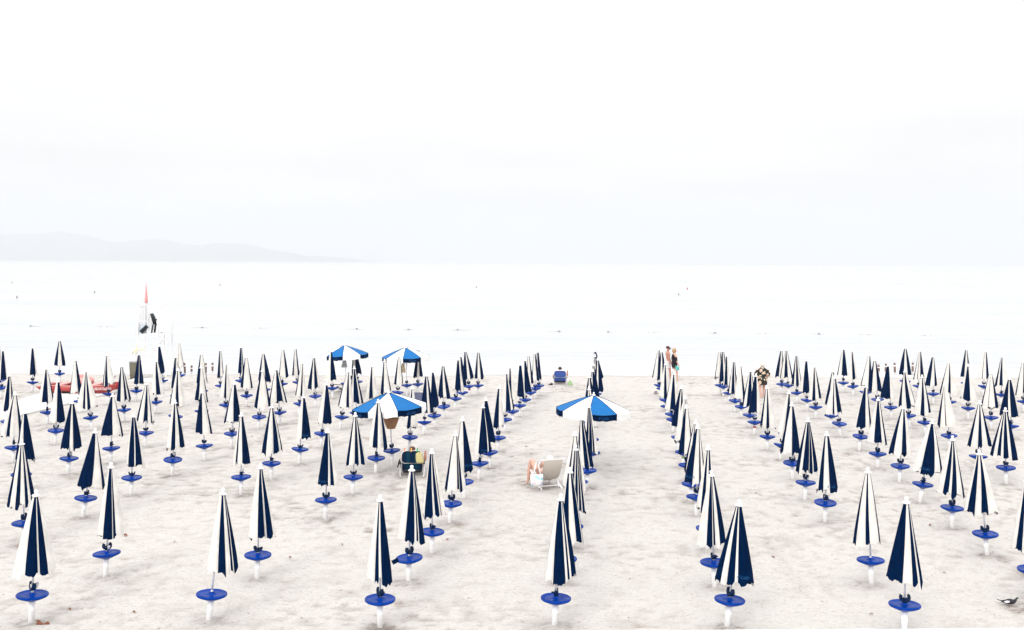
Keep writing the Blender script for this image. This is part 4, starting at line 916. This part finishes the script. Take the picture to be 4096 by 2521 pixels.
# woven screen behind the boat
wsn = thing('wicker_bin', 'tall grey green woven bin standing right of the red boat', 'bin', (-18.95, 51.6, 0), R(0))
WB = stripes_mat('woven_reed', [(.20, .20, .15), (.11, .11, .08)], 28)
m = MB(); m.loft([ellring((0, 0, z), a, a * .8, 16) for z, a in [(0, .24), (.4, .27), (.9, .29)]]); m.build('woven_wall', WB, wsn)
m = MB(); m.tube(ellring((0, 0, .9), .29, .232, 18) + [Vector((.29, 0, .9))], .018, 6); m.build('rim', BRASS, wsn)
for k in range(9): m = MB(); m.tube([p_ * 1.0 for p_ in ellring((0, 0, .08 + .09 * k), .246 + .005 * k, .197 + .004 * k, 18)] + [Vector((.246 + .005 * k, 0, .08 + .09 * k))], .010, 5); m.build('reed_band', WOOD, wsn)

# ------------------------------------------------------------------ wooden posts by the water
PX = [(-17.45, 54.9, .56, 'leftmost of the left row of posts'), (-17.0, 55.6, .36, 'second of the left row of posts'), (-16.1, 54.9, .57, 'third of the left row of posts'), (-15.9, 55.9, .48, 'rightmost of the left row of posts'),
      (20.55, 57.2, .40, 'leftmost of the right row of posts'), (20.95, 57.0, .48, 'second of the right row of posts'), (21.45, 56.6, .56, 'third of the right row of posts'), (22.45, 57.2, .52, 'rightmost post of the right row')]
for i, (x_, y_, h_, lb) in enumerate(PX):
    px_ = [742, 768, 825, 852, 3517, 3544, 3582, 3652][i]; x_ = (px_ - 2048) / 4100 * y_
    t_ = thing('mooring_post', 'dark wooden post at the water edge, ' + lb, 'post', (x_, y_, -.1), 0, 'wooden posts at the water edge'); t_.rotation_euler = (R(random.uniform(-3, 3)), R(random.uniform(-3, 3)), 0)
    m = MB(); m.lathe([(.062, -.2), (.060, .1), (.062, h_ * .6), (.055, h_ + .05), (.02, h_ + .07)], 10); m.build('post', WOOD, t_)
    m = MB(); m.lathe([(.066, h_ - .13), (.068, h_ - .07)], 10); m.build('rope_band', SNOW, t_)

# ------------------------------------------------------------------ buoys
BUOY = mat('grey_buoy', (.30, .30, .32), .5, .3); WBU = mat('white_buoy', (.85, .85, .85), .5, .3)
bm_ = MB().lathe([(.02, -.16), (.12, -.12), (.17, 0), (.12, .12), (.02, .16)], 12).mesh('buoy', BUOY)
bw_ = MB().lathe([(.02, -.2), (.16, -.14), (.22, 0), (.16, .14), (.02, .2)], 12).mesh('buoy', WBU)
LB = [(122, 1304), (418, 1306), (808, 1310), (1030, 1311), (1427, 1315), (1634, 1318), (1830, 1319), (2236, 1325), (2347, 1326), (2433, 1327), (2606, 1328), (2859, 1331), (3050, 1333), (3276, 1335), (3460, 1337), (3712, 1340), (3872, 1341)]
ORD = ['first', 'second', 'third', 'fourth', 'fifth', 'sixth', 'seventh', 'eighth', 'ninth', 'tenth', 'eleventh', 'twelfth', 'thirteenth', 'fourteenth', 'fifteenth', 'sixteenth', 'seventeenth']
def sea_at(px_, py_):
    a = px_ - 2048; b = py_ - 1048.5; th = .00415; u_ = a * math.cos(th) + b * math.sin(th); v_ = -a * math.sin(th) + b * math.cos(th)
    y_ = 4100 * 6 / v_; return u_ * y_ / 4100, y_
line_pts = []
for i, (a, b) in enumerate(LB):
    x_, y_ = sea_at(a, b + 2); line_pts.append((x_, y_)); wh = i in (1, 3, 8, 10, 12, 14, 15, 16)
    o = link('buoy', bw_ if wh else bm_); o.location = (x_, y_, .03); o.scale = (.6, .6, .6); tag(o, '%s buoy, %s from left on the swimming line off the beach' % ('white' if wh else 'grey', ORD[i]), 'buoy', 'buoys on the swimming line')
m = MB()
rp_ = []
for (x0, y0), (x1, y1) in zip(line_pts, line_pts[1:]):
    for k in range(8): f_ = k / 8; rp_.append((x0 + (x1 - x0) * f_, y0 + (y1 - y0) * f_ + .3 * math.sin(math.pi * f_), .012 - .05 * math.sin(math.pi * f_)))
m.tube(rp_, .012, 5)
o = m.build('float_rope', BUOY); tag(o, 'thin rope floating between the buoys off the beach', 'rope')
SD = [('small dark marker far out at the left edge', 48, 1130, BUOY), ('small dark marker far out left of the lifeguard tower', 378, 1169, BUOY), ('small dark marker low at the far left', 68, 1190, BUOY), ('small dark marker right of the red flag', 880, 1139, BUOY), ('small dark marker out beyond the middle of the beach', 1905, 1148, BUOY), ('small red marker far out right of the middle', 2750, 1155, RED), ('small grey marker just left of the red one', 2715, 1177, BUOY)]
for lb, a, b, mt_ in SD:
    x_, y_ = sea_at(a, b + 3); o = MB().lathe([(.10, -.2), (.26, 0), (.20, .35), (.08, .8), (.02, .85)], 10).build('marker_buoy', mt_); o.location = (x_, y_, 0); o.scale = (.55, .55, .55); tag(o, lb + ', floating on the sea', 'buoy')

# ------------------------------------------------------------------ small things on the sand
def gpt(px_, py_): return sea_at(px_, py_)
LV = [(277, 2448), (536, 2463), (2105, 1793), (2126, 1820), (3023, 1981), (2667, 1694), (3776, 2305), (3486, 2474), (3092, 2237), (501, 2157), (1240, 1798), (1008, 1757), (3114, 1599), (2493, 1598), (1788, 2172), (2417, 1699), (1367, 2193), (152, 2500), (3724, 2112), (2950, 1480 + 700), (700, 2180), (1160, 2245), (2520, 2330), (2210, 2270), (3420, 2180)]
LEAFL = set()
lfm = MB(); lfm.sheet([[(x_ * .06, y_ * .03, .012 + .016 * math.cos(x_ * 2) + .006 * y_) for x_, y_ in ((-1, 0), (-.5, -.8 * s_), (0, -1 * s_), (.5, -.7 * s_), (1, 0))] for s_ in (1, 0, -1)]); lfm = lfm.mesh('dry_leaf', LEAFM)
for a, b in LV:
    x_, y_ = gpt(a, b); o = link('dry_leaf', lfm); s_ = random.uniform(.6, 1.15); o.location = (x_, y_, ground_z(x_, y_) + .012); o.scale = (s_, s_, s_); o.rotation_euler = (random.uniform(-.4, .4), random.uniform(-.3, .3), random.uniform(0, 6))
    nu = sorted(range(len(UMB)), key=lambda i: (UMB[i][0] - x_) ** 2 + (UMB[i][1] - y_) ** 2); done_ = False
    for i in nu:
        c_, k_, n_l = where[i]; ddx, ddy = x_ - UMB[i][0], y_ - UMB[i][1]
        sd_ = ('right of' if ddx > 0 else 'left of') if abs(ddx) > abs(ddy) else ('behind' if ddy > 0 else 'in front of')
        lb = 'dry brown leaf %s the %s umbrella, %s' % (sd_, NUM[k_], LINE[c_].replace('beige ', ''))
        if lb not in LEAFL: break
    LEAFL.add(lb); tag(o, lb, 'leaf', 'dry leaves scattered on the sand')
# crumbs, shells and twigs nobody could count
m = MB()
for _ in range(1100):
    y_ = 15.6 + 30 * random.random() ** 1.7; x_ = random.uniform(-.56, .56) * y_; r_ = random.uniform(.004, .013); z_ = ground_z(x_, y_) + .003; a = random.uniform(0, 3.1); e1 = Vector((math.cos(a), math.sin(a), 0)) * r_ * random.uniform(1, 2.5); e2 = Vector((-math.sin(a), math.cos(a), 0)) * r_ * .6; c = Vector((x_, y_, z_))
    m.add([c - e1, c - e2, c + e1, c + e2, c + Vector((0, 0, r_ * .8))], [(0, 1, 4), (1, 2, 4), (2, 3, 4), (3, 0, 4)], 0, False)
o = m.build('sand_litter', mat('twig_crumbs', (.19, .13, .10), .9, .1, var=.5, vscale=2)); o['kind'] = 'stuff'; o['label'] = 'tiny crumbs of twig and shell strewn over the sand'
# reddish root by the nearest left umbrella
o = MB().tube([(-7.78, 16.72, .02), (-7.70, 16.75, .07), (-7.62, 16.72, .05), (-7.56, 16.74, .07), (-7.50, 16.72, .03)], [.012, .035, .02, .035, .01], 7).build('bark_piece', LEAFM); tag(o, 'reddish brown bark lying against the base of the nearest left umbrella', 'bark')
# small wheel shaped thing
o = MB().lathe([(.09, -.02), (.15, -.03), (.17, 0), (.15, .03), (.09, .02)], 18, tilt=Euler((R(75), 0, R(20)))).lathe([(.02, -.04), (.05, -.04), (.05, .04), (.02, .04)], 10, tilt=Euler((R(75), 0, R(20)))).build('small_wheel', mat('grey_rubber', (.36, .33, .31), .8, .2, var=.5, vscale=20)); o.scale = (.6, .6, .6); o.location = (6.55, 46.5, .09); tag(o, 'small grey wheel lying on the sand left of an umbrella line', 'wheel')

# ------------------------------------------------------------------ pigeon
pg = thing('pigeon', 'dark grey pigeon with white wing patch pecking at the sand', 'pigeon', (8.70, 17.86, .01), R(-12)); pg.scale = (.78, .78, .78)
PGD = mat('slate_feathers', (.030, .026, .038), .6, .3, var=.6, vscale=28); PGW = mat('white_feathers', (.78, .76, .80), .7, .2)
Jp = [((0, 0, .125), (.048, .052)), ((.07, 0, .14), (.046, .054)), ((.115, 0, .175), .032), ((.135, 0, .215), .022), ((.155, 0, .235), (.024, .022)), ((.175, 0, .228), .010), ((-.08, 0, .115), (.038, .03)), ((-.15, 0, .13), (.030, .012))]
link('body', skin_body('body', Jp, [(0, 1), (1, 2), (2, 3), (3, 4), (4, 5), (0, 6), (6, 7)], PGD), pg)
for s_ in (-1, 1):
    m = MB(); m.loft([ellring((x_, s_ * y_, z), .004 + a, .010, 10, ax=(0, 0, 1)) for x_, y_, z, a in [(.08, .045, .15, .02), (.03, .056, .145, .042), (-.05, .052, .135, .038), (-.12, .036, .135, .02), (-.19, .02, .14, .004)]]); wo = m.build('wing', PGD, pg)
    m = MB(); m.loft([ellring((x_, s_ * y_, z), a, .006, 8, ax=(0, 0, 1)) for x_, y_, z, a in [(-.02, .064, .155, .018), (-.07, .058, .145, .030), (-.11, .046, .14, .02), (-.13, .04, .145, .004)]]); m.build('wing_patch', PGW, wo)
    m = MB(); m.tube([(.0, s_ * .02, .09), (.005, s_ * .022, .03), (0, s_ * .022, .006)], .005, 6); m.tube([(-.02, s_ * .022, .006), (.03, s_ * .022, .006)], .004, 5); m.build('leg', REDCLOTH, pg)
m = MB(); m.loft([ellring((x_, 0, z), .006, a, 8, ax=(0, 0, 1)) for x_, z, a in [(-.12, .125, .03), (-.2, .15, .034), (-.26, .17, .028), (-.27, .172, .01)]]); m.build('tail', PGD, pg)
m = MB(); m.tube([(.172, 0, .232), (.20, 0, .215)], [.008, .002], 6); m.build('beak', BLACK, pg)
m = MB(); m.loft([ellring((x_, 0, z), a, a, 10, ax=(0, 1, 0), ay=(-.5, 0, .85)) for x_, z, a in [(.122, .195, .030), (.128, .205, .028)]]); m.build('neck_ring', mat('green_sheen', (.05, .16, .11), .3, .6), pg)

# ------------------------------------------------------------------ white promenade wall just under the camera
wl = thing('promenade_wall', 'rough white rendered wall along the very bottom edge', 'wall', (0, 0, 0)); m = MB(); n_ = 120; rr_ = random.Random(3)
g_ = []
for i in range(n_ + 1):
    x_ = -22 + 40 * i / n_; yb = 16.27 + (x_) * .0275 + rr_.uniform(-.012, .012); zt = .15 + rr_.uniform(-.004, .004)
    g_.append([(x_, yb + .003, -.3), (x_, yb, zt - .02), (x_, yb - .015, zt), (x_, yb - .5, zt), (x_, yb - .52, zt - .02), (x_, yb - .52, -.3)])
m.sheet(g_); m.build('wall_body', mat('white_render', (.84, .84, .83), .8, .2, var=.04, vscale=6, bump=.3, bscale=20), wl)
